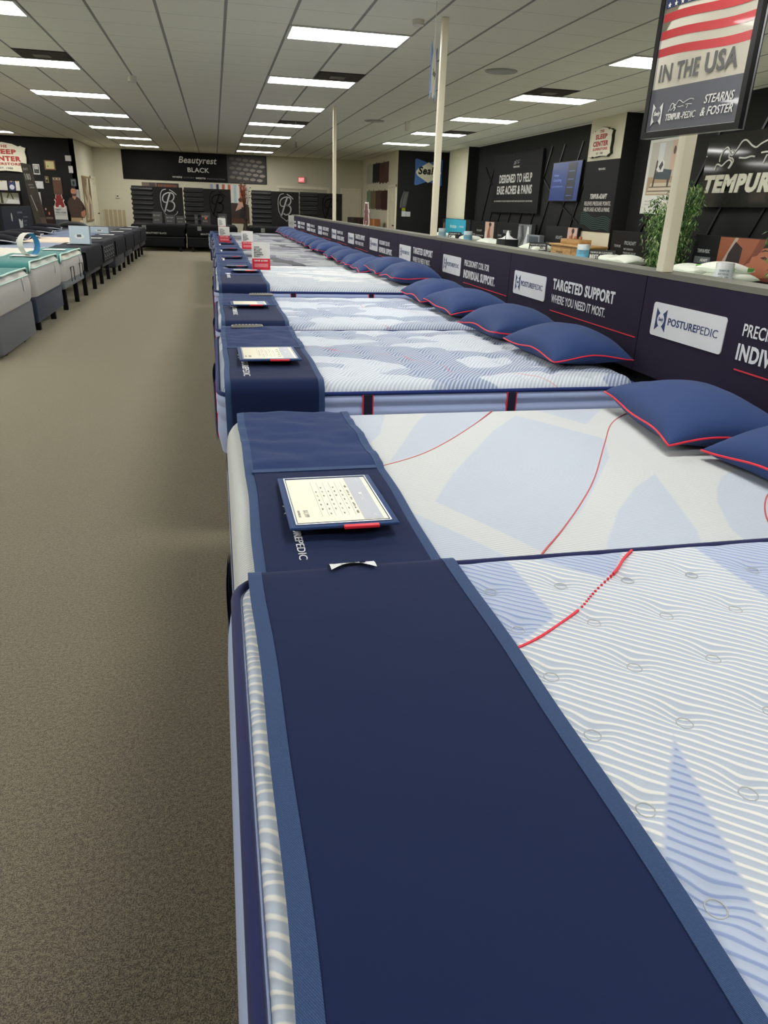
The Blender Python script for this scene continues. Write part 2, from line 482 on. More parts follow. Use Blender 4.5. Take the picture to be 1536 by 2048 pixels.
# ---- doors
def door(n, origin, u, w_, h_, handle=True, panels=6, frame_all=True):
    root = thing('door_%d' % n, None, None); root['kind'] = 'structure'
    wallframe(root, origin, u)
    mb = MB(); t_ = 0.07
    mb.box((-t_, 0, 0.0), (0, h_+t_, 0.035)); mb.box((w_, 0, 0.0), (w_+t_, h_+t_, 0.035)); mb.box((-t_, h_, 0.0), (w_+t_, h_+t_, 0.036))
    mb.build('door_frame', mat_trim, root)
    d = MB(); d.box((0.005, 0.01, 0.0), (w_-0.005, h_-0.005, 0.012))
    if panels:
        for cx_ in (0.12, 0.56):
            for (ya, yb) in ((0.08, 0.36), (0.42, 0.74), (0.79, 0.93)):
                x0, x1 = cx_*w_, (cx_+0.32)*w_; y0, y1 = ya*h_, yb*h_
                d.box((x0, y0, 0.012), (x0+0.015, y1, 0.020)); d.box((x1-0.015, y0, 0.012), (x1, y1, 0.020))
                d.box((x0, y0, 0.012), (x1, y0+0.015, 0.0201)); d.box((x0, y1-0.015, 0.012), (x1, y1, 0.0201))
                d.box((x0+0.04, y0+0.04, 0.012), (x1-0.04, y1-0.04, 0.018))
    d.build('door_leaf', mat_trim, root)
    if handle:
        MB().lathe([(0.0, 0), (0.02, 0), (0.012, 0.02), (0.028, 0.04), (0.02, 0.065), (0.0, 0.07)], 12, (w_-0.08, 0.95, 0.012)).build('door_handle', M((90, 75, 50), 0.3, 0.8), root, True)
    return root
door(1, (4.66, YB, 0), UB, 0.66, 2.0)
door(2, (5.42, 24.0, 0), UR, 0.95, 2.04)
door(3, (-3.97, 27.45, 0), UL, 0.85, 2.03)
root = thing('door_4', None, None); root['kind'] = 'structure'; wallframe(root, (2.25, YB, 0), UB)
MB().box((0, 0, 0), (0.09, 2.07, 0.04)).box((1.85, 0, 0), (1.94, 2.07, 0.04)).box((0, 1.98, 0), (1.94, 2.07, 0.041)).build('door_frame', mat_trim, root)
MB().box((0.09, 0, 0), (0.97, 1.97, 0.015)).build('door_leaf', M((196, 190, 170), 0.5), root)
MB().box((0.972, 0, 0), (1.85, 1.97, 0.015)).build('door_leaf', M((190, 184, 164), 0.5), root)

# ---- ceiling lights
mat_lamp = m_emit('lamp_diffuser', LAMP_COLOR, LAMP_STRENGTH)
mat_lframe = M((200, 200, 192), 0.5)
def ceiling_light():
    root = thing('ceiling_light', 'x', 'ceiling light')
    mb = MB(); a, b_ = 2*TILE, TILE; t_ = 0.028
    mb.box((0, 0, -0.012), (a, t_, 0)); mb.box((0, b_-t_, -0.012), (a, b_, 0)); mb.box((0, t_, -0.012), (t_, b_-t_, 0)); mb.box((a-t_, t_, -0.012), (a, b_-t_, 0))
    mb.build('lamp_frame', mat_lframe, root)
    MB().box((t_, t_, -0.009), (a-t_, b_-t_, -0.001)).build('diffuser', mat_lamp, root)
    return root
ORD = ['nearest', 'second', 'third', 'fourth', 'fifth', 'sixth', 'seventh', 'eighth', 'ninth', 'tenth', 'eleventh', 'twelfth', 'thirteenth']
rows = {0: (range(-3, 7), 'in the bright row above the feet of the navy-covered beds'),
        -6: (range(-3, 7), 'in the row above the left side of the aisle'),
        6: (range(-3, 5), 'in the row right of the cream posts'),
        -12: (range(-3, 6), 'in the far left row by the black gallery wall')}
proto = None
for g, (ks, where) in rows.items():
    vis = {0: 0, -6: 1, 6: -1, -12: 5}[g]
    for k in ks:
        if proto is None: proto = ceiling_light(); o = proto
        else: o = copy_tree(proto)
        o.location = (GX0+g*TILE, GY0+k*5*TILE, CEIL)
        n = k - vis
        if n < 0: o['label'] = 'fluorescent ceiling panel overhead near the camera, out of view, ' + where
        else: o['label'] = '%s fluorescent ceiling panel %s' % ('nearest visible' if n == 0 else ORD[n]+' visible', where)
        o['label'] = ' '.join(o['label'].split()[:16]); o['category'] = 'ceiling light'; o['group'] = 'fluorescent ceiling panels'
def grille(x, y, label):
    root = thing('ceiling_vent', label, 'vent', (x, y, CEIL))
    MB().box((0, 0, -0.006), (TILE, TILE, 0)).build('backing', M((52, 48, 42)), root)
    mb = MB(); 
    for k in range(7): mb.box((0.03, 0.05+k*0.08, -0.014), (TILE-0.03, 0.065+k*0.08, -0.006))
    mb.build('slat', M((96, 92, 82)), root)
    MB().box((TILE*0.3, TILE*0.35, -0.02), (TILE*0.62, TILE*0.65, -0.014)).build('damper', M((120, 116, 104)), root)
grille(GX0+TILE, GY0+4*TILE, 'dark ceiling vent just in front of the second light above the beds')
grille(GX0-5*TILE, GY0+4*TILE, 'dark ceiling vent in front of the big light at the upper left')
grille(GX0+6*TILE, GY0+4*TILE, 'dark ceiling vent beside the light right of the middle post')
grille(GX0+TILE, GY0+14*TILE, 'small far dark ceiling vent above the middle of the bed row')
grille(GX0+7*TILE, GY0+14*TILE, 'small far dark ceiling vent right of the middle post')
def detector(x, y, label, r=0.055, h=0.05, name='smoke_detector', cat='smoke detector', col=(214, 212, 200)):
    tag(MB().lathe([(r*0.6, -h), (r*0.95, -h*0.85), (r, -h*0.3), (r, 0)], 20, (0, 0, 0)).build(name, M(col, 0.4), None, True), label, cat).location = (x, y, CEIL)
detector(1.92, 7.52, 'small white detector on the ceiling just left of the middle post')
detector(-1.04, 12.11, 'white smoke detector alone on the ceiling above the aisle', 0.07, 0.08)
detector(-1.08, 19.57, 'tiny far white smoke detector on the ceiling above the aisle', 0.06, 0.08)
detector(3.85, 15.6, 'white cylindrical sensor hanging from the ceiling between the two posts', 0.05, 0.16, 'ceiling_sensor', 'sensor')
detector(3.53, 9.61, 'flat round ceiling speaker right of the middle post', 0.2, 0.015, 'ceiling_speaker', 'speaker', (150, 149, 140))
detector(3.2, 15.72, 'far flat round ceiling speaker between the two cream posts', 0.2, 0.015, 'ceiling_speaker', 'speaker', (150, 149, 140))
o = MB().tube([(0, 0, 0), (0.005, 0, -0.4)], 0.004, 6).build('hanging_string', M((190, 188, 178)))
o.location = (1.72, 16.5, CEIL); tag(o, 'short white string hanging from the ceiling over the bed row', 'string')
MB().lathe([(0.004, -0.5), (0.02, -0.49), (0.02, -0.4), (0.004, -0.39)], 10).build('string_tag', M((90, 86, 78)), o)

# ---- posts
mat_post = m_wall('cream_post_paint', (252, 244, 216), 0.5)
for (x, y, lb) in ((2.108, 3.24, 'thick cream post behind the hanging framed poster, nearest post'), (2.125, 7.34, 'cream post in the middle with the thin hanging emblem in front'), (2.135, 13.95, 'thin far cream post rising from the low partition')):
    o = MB().rbox((-0.029, -0.029, 0), (0.029, 0.029, CEIL-1.193), 0.005).build('support_post', mat_post, None, True)
    o.location = (x, y, 1.191); tag(o, lb, 'post', 'cream support posts')

# ================================================================ low partition with fabric panels
PX = 2.08
mat_pcore = M((22, 22, 26), 0.8)
root = thing('low_partition', 'long low partition wall behind the pillows of the right-hand beds', 'partition', (PX+0.06, 8.0, 0))
o = MB().box((-0.04, -8.4, 0), (0.08, 13.4, 1.165)).build('partition_core', mat_pcore, root)
o = MB().box((-0.06, -8.42, 1.165), (0.10, 13.42, 1.19)).build('partition_cap', M((112, 112, 100), 0.6), root); o['label'] = 'grey cap rail'
seams = [-0.35, 1.49, 3.33, 5.13, 6.90, 8.66, 10.42, 12.2, 13.97, 15.9, 17.9, 19.9, 21.35]
mat_panel = fabric('panel_fabric', (36, 30, 52), 500, 0.1, 0.85, 0.0, 0.05)
mat_plate = M((222, 224, 228), 0.5); mat_redline = M((206, 46, 58), 0.5)
NAVYINK = M((38, 56, 104), 0.5)
for i in range(len(seams)-1):
    y0, y1 = seams[i], seams[i+1]; wd = y1-y0-0.008
    o = board('fabric_panel', '%s navy fabric panel on the low partition, reading %s' % (ORD[i-1] + ' visible' if i else 'off-frame closest', 'individual support' if i % 2 else 'targeted support'),
              'banner', (PX+0.018-0.018, y1-0.004, 0.70), UR, wd, 0.463, 0.016, mat_panel, 0, 'navy fabric panels on the partition')
    s_ = wd/1.8
    MB().prism(rrect(0.10*s_, 0.20, 0.54*s_, 0.155, 0.015), 0, 0.004).build('logo_plate', mat_plate, o)
    mb = MB()
    mb.prism(bowtie(0.175*s_, 0.278, 0.085*s_, 0.105), 0, 0.0048)
    text(mb, 'POSTURE', 0.235*s_, 0.262, 0.215*s_, 0.034, 0.02, 0, 0, 0.004); text(mb, 'PEDIC', 0.455*s_, 0.262, 0.145*s_, 0.034, -0.005, 0, 0, 0.004)
    mb.build('logo_lettering', NAVYINK, o)
    mb = MB(); mb.prism(lens(0.175*s_, 0.278, 0.056*s_, 0.066), 0, 0.0054); mb.build('logo_lens', mat_plate, o)
    mb = MB(); text(mb, 'Sealy', 0.155*s_, 0.268, 0.04*s_, 0.022, 0.02, 0.2, 0, 0.005); mb.build('logo_script', NAVYINK, o)
    if i % 2:
        sp_ = [('PRECISIONFIT COIL FOR', 0.745*s_, 0.298, 0.62*s_, 0.05, dict(bold=0.01)), ('INDIVIDUAL SUPPORT.', 0.735*s_, 0.20, 0.78*s_, 0.068, dict(bold=0.035))]
    else:
        sp_ = [('TARGETED SUPPORT', 0.745*s_, 0.292, 0.78*s_, 0.066, dict(bold=0.035)), ('WHERE YOU NEED IT MOST.', 0.745*s_, 0.212, 0.70*s_, 0.05, dict(bold=0.01))]
    lettering(o, sp_, mat_plate)
    MB().box((0.74*s_, 0.158, 0), (wd-0.02, 0.164, 0.002)).build('underline', mat_redline, o)

# ================================================================ mattresses
def axis(a, b_, e, step):
    lo = [a + e*k for k in (0, .03, .1, .22, .4, .65, 1.0)]; hi = [b_ - e*k for k in (1.0, .65, .4, .22, .1, .03, 0)]
    n = max(1, round((b_-a-2*e)/step)); mid = [a+e+(b_-a-2*e)*k/n for k in range(1, n)]
    return lo + mid + hi
def top_surface(x0, x1, y0, y1, H, e=0.04, ev=0.03, R=0.07, step=0.05, tuft=None, crown=0.006, steps=None):
    xs = axis(x0, x1, e, step); ys = axis(y0, y1, e, step); P = []
    for x in xs:
        row = []
        for y in ys:
            dx, dy = min(x-x0, x1-x), min(y-y0, y1-y); d = min(dx, dy); X_, Y_ = x, y
            if dx < R and dy < R:
                cx_ = x0+R if x < (x0+x1)/2 else x1-R; cy_ = y0+R if y < (y0+y1)/2 else y1-R
                qa, qb = abs(x-cx_)/R, abs(y-cy_)/R; h = math.hypot(qa, qb)
                if h > 1e-6:
                    m = max(qa, qb)/h; X_ = cx_ + (x-cx_)*m; Y_ = cy_ + (y-cy_)*m
            z = H
            if d < e: z -= ev*(1-math.sqrt(max(0, 1-((e-d)/e)**2)))
            if tuft: z += tuft(X_, Y_)*min(1, d/(e+0.02))
            z += crown*min(1, d/0.25) - crown
            row.append((X_, Y_, z))
        P.append(row)
    return P
def outline(x0, x1, y0, y1, R, n=6, seg=0.12):
    """rounded rectangle loop, counter-clockwise, with outward normals"""
    pts = []
    for cx_, cy_, a0 in ((x1-R, y1-R, 0), (x0+R, y1-R, 90), (x0+R, y0+R, 180), (x1-R, y0+R, 270)):
        for k in range(n+1):
            t = math.radians(a0+90*k/n); pts.append((cx_+R*math.cos(t), cy_+R*math.sin(t), math.cos(t), math.sin(t)))
    out = []
    for i, p in enumerate(pts):
        q = pts[(i+1) % len(pts)]; out.append(p); L = math.hypot(q[0]-p[0], q[1]-p[1])
        m = int(L/seg)
        for k in range(1, m): out.append(tuple(p[c]+(q[c]-p[c])*k/m for c in range(4)))
    return out
def side_mesh(mb, ol, prof, mi=0):
    n = len(ol); vs = []; fs = []
    for o_, z in prof:
        vs += [(p[0]+p[2]*o_, p[1]+p[3]*o_, z) for p in ol]
    for i in range(len(prof)-1):
        for k in range(n): fs.append((i*n+k, i*n+(k+1) % n, (i+1)*n+(k+1) % n, (i+1)*n+k))
    fs.append(tuple(range(n-1, -1, -1))); fs.append(tuple(range((len(prof)-1)*n, len(prof)*n)))
    return mb.add(vs, fs, mi)
def loop_tube(ol, off, z, r, n=6):
    return MB().tube([(p[0]+p[2]*off, p[1]+p[3]*off, z) for p in ol], r, n, closed=True)

mat_pipe = fabric('navy_piping', (34, 40, 84), 900, 0.2)
mat_side = fabric('pale_blue_side', (168, 183, 222), 700, 0.2, soft=0.05)
mat_strap = fabric('navy_strap', (26, 30, 52), 700, 0.2); mat_red = fabric('red_piping', (228, 44, 66), 700, 0.1, 0.6)
mat_base = fabric('charcoal_base', (52, 54, 66), 500, 0.2); mat_navybase = fabric('navy_base', (40, 46, 74), 500, 0.2)
mat_leg = M((26, 26, 28), 0.5)
C_BASE, C_RIDGE, C_BLUE = lin((184, 196, 211)), lin((232, 232, 228)), lin((178, 192, 220))

def pts_shift(polys, o): return [[(p[0]-o[0], p[1]-o[1]) for p in q] for q in polys]
def bed_mattress(k, y0, y1, H, kind, label, x0=0.0, x1=2.02, th=0.33):
    loc = (x0, (y0+y1)/2, H-th)
    root = thing('mattress', label, 'mattress', loc, 'mattresses in the navy-covered row')
    W = (y1-y0)/2; L = x1-x0; T = th
    if kind == 'rib':        # ribbed, tufted pillow-less top with navy piping
        polys = [[(0.40, 1.40), (0.588, 1.40), (0.588, 1.31), (0.672, 1.112), (0.60, 1.045), (0.469, 0.977), (0.40, 0.93)],
                 [(0.64, 1.40), (0.89, 1.40), (0.88, 1.318), (0.805, 1.221), (0.762, 1.191), (0.667, 1.29)],
                 [(1.053, 1.40), (1.053, 1.331), (0.884, 1.112), (0.972, 1.06), (1.056, 1.059), (1.5, 1.2), (1.6, 1.4)],
                 [(0.763, 0.934), (0.549, 0.625), (0.475, 0.529), (0.30, 0.28), (0.50, 0.28), (0.538, 0.422), (0.631, 0.595), (0.692, 0.749)],
                 [(1.0, 0.8), (1.4, 0.9), (1.5, 0.5), (1.2, 0.2)]]
        mt = m_stripe('ribbed_ticking', math.radians(-38), 0.0158, C_BASE, C_RIDGE, lin((180, 193, 215)), lin((138, 156, 200)),
                      pts_shift(polys, loc), None, (0.1535, 0.1445, 0.505-loc[0], 0.603-loc[1]), 0.012, 0.0035)
        def tuft(X_, Y_):
            fx = ((X_+loc[0]-0.505)/0.1535 + 0.5) % 1 - 0.5; fy = ((Y_+loc[1]-0.603)/0.1445 + 0.5) % 1 - 0.5
            r2_ = (fx*0.1535)**2 + (fy*0.1445)**2
            return -0.0085*math.exp(-r2_/(2*0.016**2)) + 0.002*math.cos(fx*2*math.pi)*0 - 0.003*math.exp(-r2_/(2*0.045**2))
        P = top_surface(0.010, L-0.01, -W+0.006, W-0.006, T, 0.032, 0.022, 0.08, 0.0085, tuft)
        tb = MB().grid(P)
        ol = outline(0, L, -W, W, 0.08)
        loop_tube(ol, 0.002, T-0.022, 0.0095, 8).build('piping', mat_pipe, root, True, None)
        side_mesh(MB(), ol, [(-0.006, T-0.024), (0.012, T-0.05), (0.020, T-0.10), (0.024, T-0.16), (0.020, T-0.22), (0.018, T-0.27), (0.006, 0.012), (-0.004, 0.0)]).build('side_border', mat_side, root, True)
        for i in range(-2, 14):
            for j in range(-4, 7):
                bx, by = 0.505+0.1535*i-loc[0], 0.603+0.1445*j-loc[1]
                if 0.06 < bx < L-0.06 and abs(by) < W-0.05:
                    tb.tube([(bx+0.0125*math.cos(a*math.pi/6), by+0.0125*math.sin(a*math.pi/6), T-0.0088) for a in range(12)], 0.0011, 5, closed=True, mi=1)
        tb.build('top_panel', [mt, M((186, 190, 192), 0.8)], root, True, None)
        red = smooth_pts([(0.40, 0.945), (0.469, 0.968), (0.538, 1.002), (0.643, 1.073), (0.711, 1.135), (0.8, 1.212), (0.849, 1.264), (0.890, 1.30)], 14)
        rb = MB()
        rr = [(p[0]-loc[0], p[1]-loc[1]) for p in red]
        a = [q for q in rr if q[0]+loc[0] < 0.648]; c = [q for q in rr if q[0]+loc[0] > 0.785]
        rb.ribbon(a, 0.0045, T-0.006, T+0.0012).ribbon(c, 0.0045, T-0.006, T+0.0012)
        d = [q for q in smooth_pts(rr, 3) if 0.655 < q[0]+loc[0] < 0.782]
        for q in d[::6]: rb.prism(rect(q[0]-0.002, q[1]-0.0015, 0.004, 0.0035), T-0.006, T+0.0012)
        rb.build('red_thread', mat_red, root)
    elif kind == 'smooth':   # smooth foam mattress, cover wraps down the side
        polys = [[(0.40, 2.36), (0.501, 2.387), (0.56, 2.50), (0.66, 2.85), (0.40, 2.85)],
                 [(0.523, 2.171), (0.56, 2.33), (0.654, 2.509), (0.75, 2.66), (0.839, 2.85), (1.15, 2.85), (1.122, 2.788), (0.947, 2.553), (0.763, 2.357), (0.64, 2.24)],
                 [(0.576, 1.821), (0.70, 2.04), (0.843, 2.251), (1.00, 2.48), (1.179, 2.693), (1.395, 2.337), (1.30, 2.13), (1.13, 1.90), (0.98, 1.70), (0.756, 1.467)],
                 [(1.297, 2.794), (1.297, 2.85), (1.72, 2.9), (1.702, 2.878), (1.60, 2.60), (1.457, 2.441)],
                 [(0.30, 1.95), (0.48, 1.77), (0.69, 1.40), (0.66, 1.30), (0.3, 1.3)],
                 [(0.87, 1.34), (0.946, 1.492), (1.087, 1.686), (1.234, 1.845), (1.439, 2.007), (1.40, 1.88), (1.344, 1.76), (1.233, 1.529), (1.16, 1.3)],
                 [(1.339, 1.532), (1.42, 1.70), (1.50, 1.81), (1.582, 1.901), (1.658, 1.945), (1.85, 1.97), (1.80, 1.6), (1.5, 1.3), (1.30, 1.3)]]
        mt = m_stripe('smooth_ticking', math.radians(-26), 0.0104, lin((192, 199, 203)), lin((219, 219, 213)), lin((182, 192, 206)), lin((194, 203, 216)),
                      pts_shift(polys, loc), None, None, 0.004, 0.0022)
        P = top_surface(0.0, L, -W, W, T, 0.075, 0.075, 0.12, 0.04)
        MB().grid(P).build('top_panel', mt, root, True, None)
        ol = outline(0, L, -W, W, 0.12)
        side_mesh(MB(), ol, [(-0.001, T-0.076), (0.004, T-0.11), (0.003, T-0.18)]).build('cover_border', mt, root, True)
        side_mesh(MB(), ol, [(0.004, T-0.182), (0.009, T-0.21), (0.004, 0.01), (-0.004, 0.0)]).build('side_border', mat_side, root, True)
        loop_tube(ol, 0.004, T-0.181, 0.003).build('seam', mat_pipe, root, True, None)
        rb = MB()
        for ln in ([(0.40, 2.10), (0.488, 2.14), (0.635, 2.23), (0.775, 2.363), (0.954, 2.572), (1.10, 2.765)],
                   [(0.70, 1.395), (0.762, 1.471), (0.864, 1.583), (1.011, 1.761), (1.155, 1.956), (1.369, 2.288), (1.531, 2.531), (1.69, 2.68), (1.80, 2.72)],
                   [(1.72, 1.80), (1.623, 1.733), (1.54, 1.644), (1.476, 1.551), (1.42, 1.43)]):
            q = [(p[0]-loc[0], p[1]-loc[1]) for p in smooth_pts(ln, 10)]
            rb.ribbon(q, 0.0042, T-0.006, T+0.0009)
        rb.build('red_thread', M((188, 84, 84), 0.7), root)
    else:                    # quilted euro-top mattress
        light, sd = kind
        if light == 'blue':
            mt = m_swirl('quilted_ticking_blue', lin((190, 200, 214)), lin((218, 224, 230)), lin((128, 142, 174)), lin((90, 100, 130)), 0.95, 0.016, sd, 1.0)
        elif light == 'white':
            mt = m_swirl('quilted_ticking_white', lin((206, 212, 216)), lin((228, 230, 228)), lin((168, 178, 192)), lin((130, 140, 165)), 0.95, 0.018, sd, 0.9)
        else:
            mt = m_swirl('quilted_ticking_grey', lin((136, 138, 148)), lin((180, 187, 182)), lin((104, 104, 120)), lin((40, 42, 54)), 0.95, 0.02, sd, 0.8, 0.9)
        step = 0.015 if k <= 3 else (0.035 if k <= 6 else 0.07)
        def tuft(X_, Y_):
            if k > 6: return 0.004*math.sin(X_*17)*math.sin(Y_*19)
            fx = (X_/0.17) % 1 - 0.5; row = math.floor(X_/0.17) % 2; fy = (Y_/0.15 + 0.5*row) % 1 - 0.5
            r2_ = (fx*0.17)**2 + (fy*0.15)**2
            return -0.017*math.exp(-r2_/(2*0.024**2)) + 0.003*noise.noise((X_*5, Y_*6, k*3.1))
        P = top_surface(0.012, L-0.012, -W+0.008, W-0.008, T, 0.07, 0.05, 0.10, step, tuft, 0.012)
        MB().grid(P).build('top_panel', mt, root, True, None)
        ol = outline(0, L, -W, W, 0.10)
        loop_tube(ol, 0.0, T-0.056, 0.0095).build('piping', fabric('blue_piping', (30, 48, 110), 900, 0.2) if k <= 5 else mat_pipe, root, True, None)
        b_ = 0.010
        prof = [(-0.008, T-0.058)]
        for (za, zb) in ((T-0.062, T-0.115), (T-0.115, T-0.175), (T-0.175, 0.03)):
            for q in (0.05, 0.3, 0.5, 0.7, 0.95): prof.append((b_*math.sin(q*math.pi)-0.001, za+(zb-za)*q))
        prof.append((-0.006, 0.0))
        side_mesh(MB(), ol, prof).build('side_border', mat_side if light != 'grey' else fabric('grey_side', (150, 156, 176), 700, 0.2), root, True)
        if k <= 6:
            def strap(px, py, ax):
                s_ = MB(); r_ = MB()
                if ax == 'x':
                    s_.box((px, py-0.012, 0.0), (px+0.040, py, T-0.062)); r_.box((px-0.005, py-0.0125, 0.0), (px, py, T-0.062)); r_.box((px+0.040, py-0.0125, 0.0), (px+0.045, py, T-0.062))
                else:
                    s_.box((px-0.012, py, 0.0), (px, py+0.040, T-0.062)); r_.box((px-0.0125, py-0.005, 0.0), (px, py, T-0.062)); r_.box((px-0.0125, py+0.040, 0.0), (px, py+0.045, T-0.062))
                q = s_.build('corner_strap', mat_strap, root); r_.build('strap_edging', mat_red, q)
            strap(0.607-x0, -W, 'x'); strap(1.296-x0, -W, 'x'); strap(0, -W+0.3, 'y'); strap(0, W-0.4, 'y')
    return root

def bed_base(y0, y1, top, label, x0=0.02, x1=2.0, mat=None, legs=True, bottom=0.14):
    root = thing('bed_base', label, 'bed base', (x0, (y0+y1)/2, 0), 'bases under the navy-covered row')
    W = (y1-y0)/2-0.02
    MB().rbox((0, -W, bottom), (x1-x0, W, top), 0.025).build('platform', mat or mat_base, root, True)
    if legs:
        for lx in (0.10, x1-x0-0.10):
            for ly in (-W+0.15, W-0.15):
                MB().rbox((lx-0.03, ly-0.03, 0.0), (lx+0.03, ly+0.03, bottom), 0.008).build('leg', mat_leg, root, True)
    return root

ROW = [(1, -0.22, 1.33, 0.73, 'rib', 0.33), (2, 1.36, 2.84, 0.655, 'smooth', 0.28), (3, 3.08, 4.60, 0.72, ('blue', 0.4), 0.33),
       (4, 4.72, 6.25, 0.73, ('blue', 1.9), 0.33), (5, 6.42, 8.00, 0.79, ('white', 3.1), 0.36), (6, 8.10, 9.55, 0.73, ('white', 5.3), 0.33),
       (7, 9.66, 11.15, 0.73, ('grey', 2.2), 0.33), (8, 11.5, 13.05, 0.73, ('grey', 4.6), 0.33), (9, 13.3, 14.8, 0.73, ('grey', 0.3), 0.33),
       (10, 15.0, 16.5, 0.73, ('grey', 6.1), 0.33), (11, 16.8, 18.3, 0.73, ('grey', 3.7), 0.33), (12, 18.5, 20.1, 0.74, ('grey', 1.1), 0.33)]
XF = [0, 0.0, 0.0, -0.03, -0.03, -0.035, -0.04, -0.05, -0.06, -0.07, -0.08, -0.10, -0.17]
DESC = {1: 'pale blue ribbed tufted mattress with navy edge piping, closest to the camera', 2: 'smooth white foam mattress with pale blue leaf shapes, between the ribbed and quilted ones',
        3: 'blue and white quilted mattress with two red-edged navy straps, third bed', 4: 'blue and white quilted mattress with a remote on its cover, fourth bed',
        5: 'taller white quilted mattress behind which the red and white card stands', 6: 'white quilted mattress just beyond the tallest one, sixth bed'}

# runners over the foot ends
def m_cover(name, rgb, seed):
    return fabric(name, rgb, 1500, 0.12, 0.85, 0.03, 0.06, 0.10)
mat_cov_lit = m_cover('navy_cover_lit', (34, 54, 98), 0); mat_cov_d = m_cover('navy_cover_dark', (15, 31, 70), 1)  # same fabric twice; lighter copy has light on the wrinkled half painted in
mat_bind = m_weave('binding_tape', (30, 56, 98), (66, 96, 140))
mat_white_print = M((226, 228, 230), 0.6)
def runner(k, y0, y1, H, label, x0, x1, flap=True):
    """cover draped across the mattress foot, near side to far side"""
    W = (y1-y0)/2; yc = (y0+y1)/2
    root = thing('mattress_cover', label, 'mattress cover', (x0, yc, H-0.30), 'navy covers across the mattress feet')
    wx = x1-x0; T = 0.30; off = 0.016 if k != 2 else 0.010; rc = 0.05 if k != 2 else 0.085
    def path(n):
        pts = []
        m = 8 if k <= 5 else 3
        for i in range(m): pts.append((-W-off, 0.0 + (T-rc)*i/m, -1, 0))
        for i in range(n+1):
            t = math.pi/2*i/n; pts.append((-W-off+rc-rc*math.cos(t), T-rc+rc*math.sin(t)+0.006, -math.cos(t), math.sin(t)))
        N2 = 60 if k <= 3 else (30 if k <= 6 else 8); ya, yb = -W-off+rc, W+off-rc
        for i in range(1, N2): pts.append((ya+(yb-ya)*i/N2, T+0.006, 0, 1))
        for i in range(n+1):
            t = math.pi/2*i/n; pts.append((W+off-rc+rc*math.sin(t), T-rc+rc*math.cos(t)+0.006, math.sin(t), math.cos(t)))
        for i in range(1, m+1): pts.append((W+off, (T-rc)*(1-i/m), 1, 0))
        return pts
    pth = path(6 if k <= 5 else 3)
    def wob(x, y, on):
        if not on: return 0.0012*noise.noise((x*6, y*6+k*7, 1.0))
        a = 0.011*noise.noise((x*6+3*k, y*13, 2.0)) + 0.005*noise.noise((x*14, y*28, 5.0+k)) + 0.006*noise.noise((x*3, y*5, 9.0))
        return a
    def sheet(xa, xb, lift, nx, part=None, thick=0.004, edge=0.0):
        top = []; bot = []
        for (y, z, ny, nzz) in pth:
            if part and not (part[0] <= y <= part[1]): continue
            rt, rb_ = [], []
            for i in range(nx+1):
                x = xa + (xb-xa)*i/nx; on = flap and y > 0 and nzz > 0.9
                wv = 0.004*math.sin(y*4.1+k)+0.0015*math.sin(y*13+k*2)
                xx = x + wv
                q = lift + wob(x, y, on) + (0.008*min(1, y/0.06) if on else 0)
                rt.append((xx, y+ny*q, z+nzz*q)); rb_.append((xx, y+ny*(q-thick), z+nzz*(q-thick)))
            top.append(rt); bot.append(rb_)
        mb = MB(); mb.grid(top, flip=True); mb.grid(bot)
        n = len(top)
        for e_ in (0, nx):
            A = [top[i][e_] for i in range(n)]; B = [bot[i][e_] for i in range(n)]
            mb.grid([A, B], flip=(e_ != 0))
        mb.grid([top[0], bot[0]], flip=True); mb.grid([top[-1], bot[-1]])
        return mb
    tw = 0.027
    nx = 24 if k <= 3 else (10 if k <= 6 else 4)
    sheet(tw*0.6, wx-tw*0.6, 0.0, nx).build('cover_sheet', mat_cov_d if not flap else mat_cov_lit, root, True, 60)
    sheet(0, tw, 0.0018, 2, thick=0.007).build('edge_binding', mat_bind, root, True, 60)
    sheet(wx-tw, wx, 0.0018, 2, thick=0.007).build('edge_binding', mat_bind, root, True, 60)
    if flap and k <= 9:
        if k <= 5:
            # the near half is a second, smoother layer that ends in a bound edge at mid bed
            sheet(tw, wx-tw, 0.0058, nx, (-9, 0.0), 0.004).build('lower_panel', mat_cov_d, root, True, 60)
            MB().box((tw*0.9, -0.012, T+0.008), (wx-tw*0.9, 0.014, T+0.0150)).build('cross_binding', mat_bind, root)
        # word reading toward the camera: local X = -y, Y = +x
        xo = 0.104 if k == 2 else 0.085
        mt = Matrix(((0, 1, 0, xo), (-1, 0, 0, 0), (0, 0, 1, T+0.0128), (0, 0, 0, 1)))
        mb = MB(); st, ww, hgt, em = (0.285, 0.265, 0.020, 0.055) if k == 2 else ({3: 0.20, 4: 0.02, 5: -0.2}.get(k, 0.0), 0.40, 0.030, 0.075)
        mb.prism(bowtie(st+em/2, hgt/2, em, em*0.8), 0, 0.0012, 0, mt)
        if k <= 5:
            text(mb, 'POSTURE', st+em+0.012, 0, ww*0.58, hgt, 0.03, 0, 0, 0, mt); text(mb, 'PEDIC', st+em+0.016+ww*0.58, 0, ww*0.40, hgt, -0.005, 0, 0, 0, mt)
        else:
            mb.prism(rect(st+em+0.01, 0.004, ww*0.9, hgt*0.8), 0, 0.0012, 0, mt)
        mb.build('printed_word', mat_white_print, root)
        # emblem on the near drop
        mt2 = Matrix.Translation((0.235 if k < 7 else 0.22, -W-off-0.0075, T-0.12)) @ Matrix.Rotation(math.radians(90), 4, 'X')
        q = MB().prism(bowtie(0, 0, 0.085, 0.085), 0, 0.0015, 0, mt2).build('printed_emblem', mat_white_print, root) if k != 3 else None
        if q: MB().prism(lens(0, 0, 0.055, 0.05), 0, 0.002, 0, mt2).build('emblem_centre', mat_cov_lit, q)
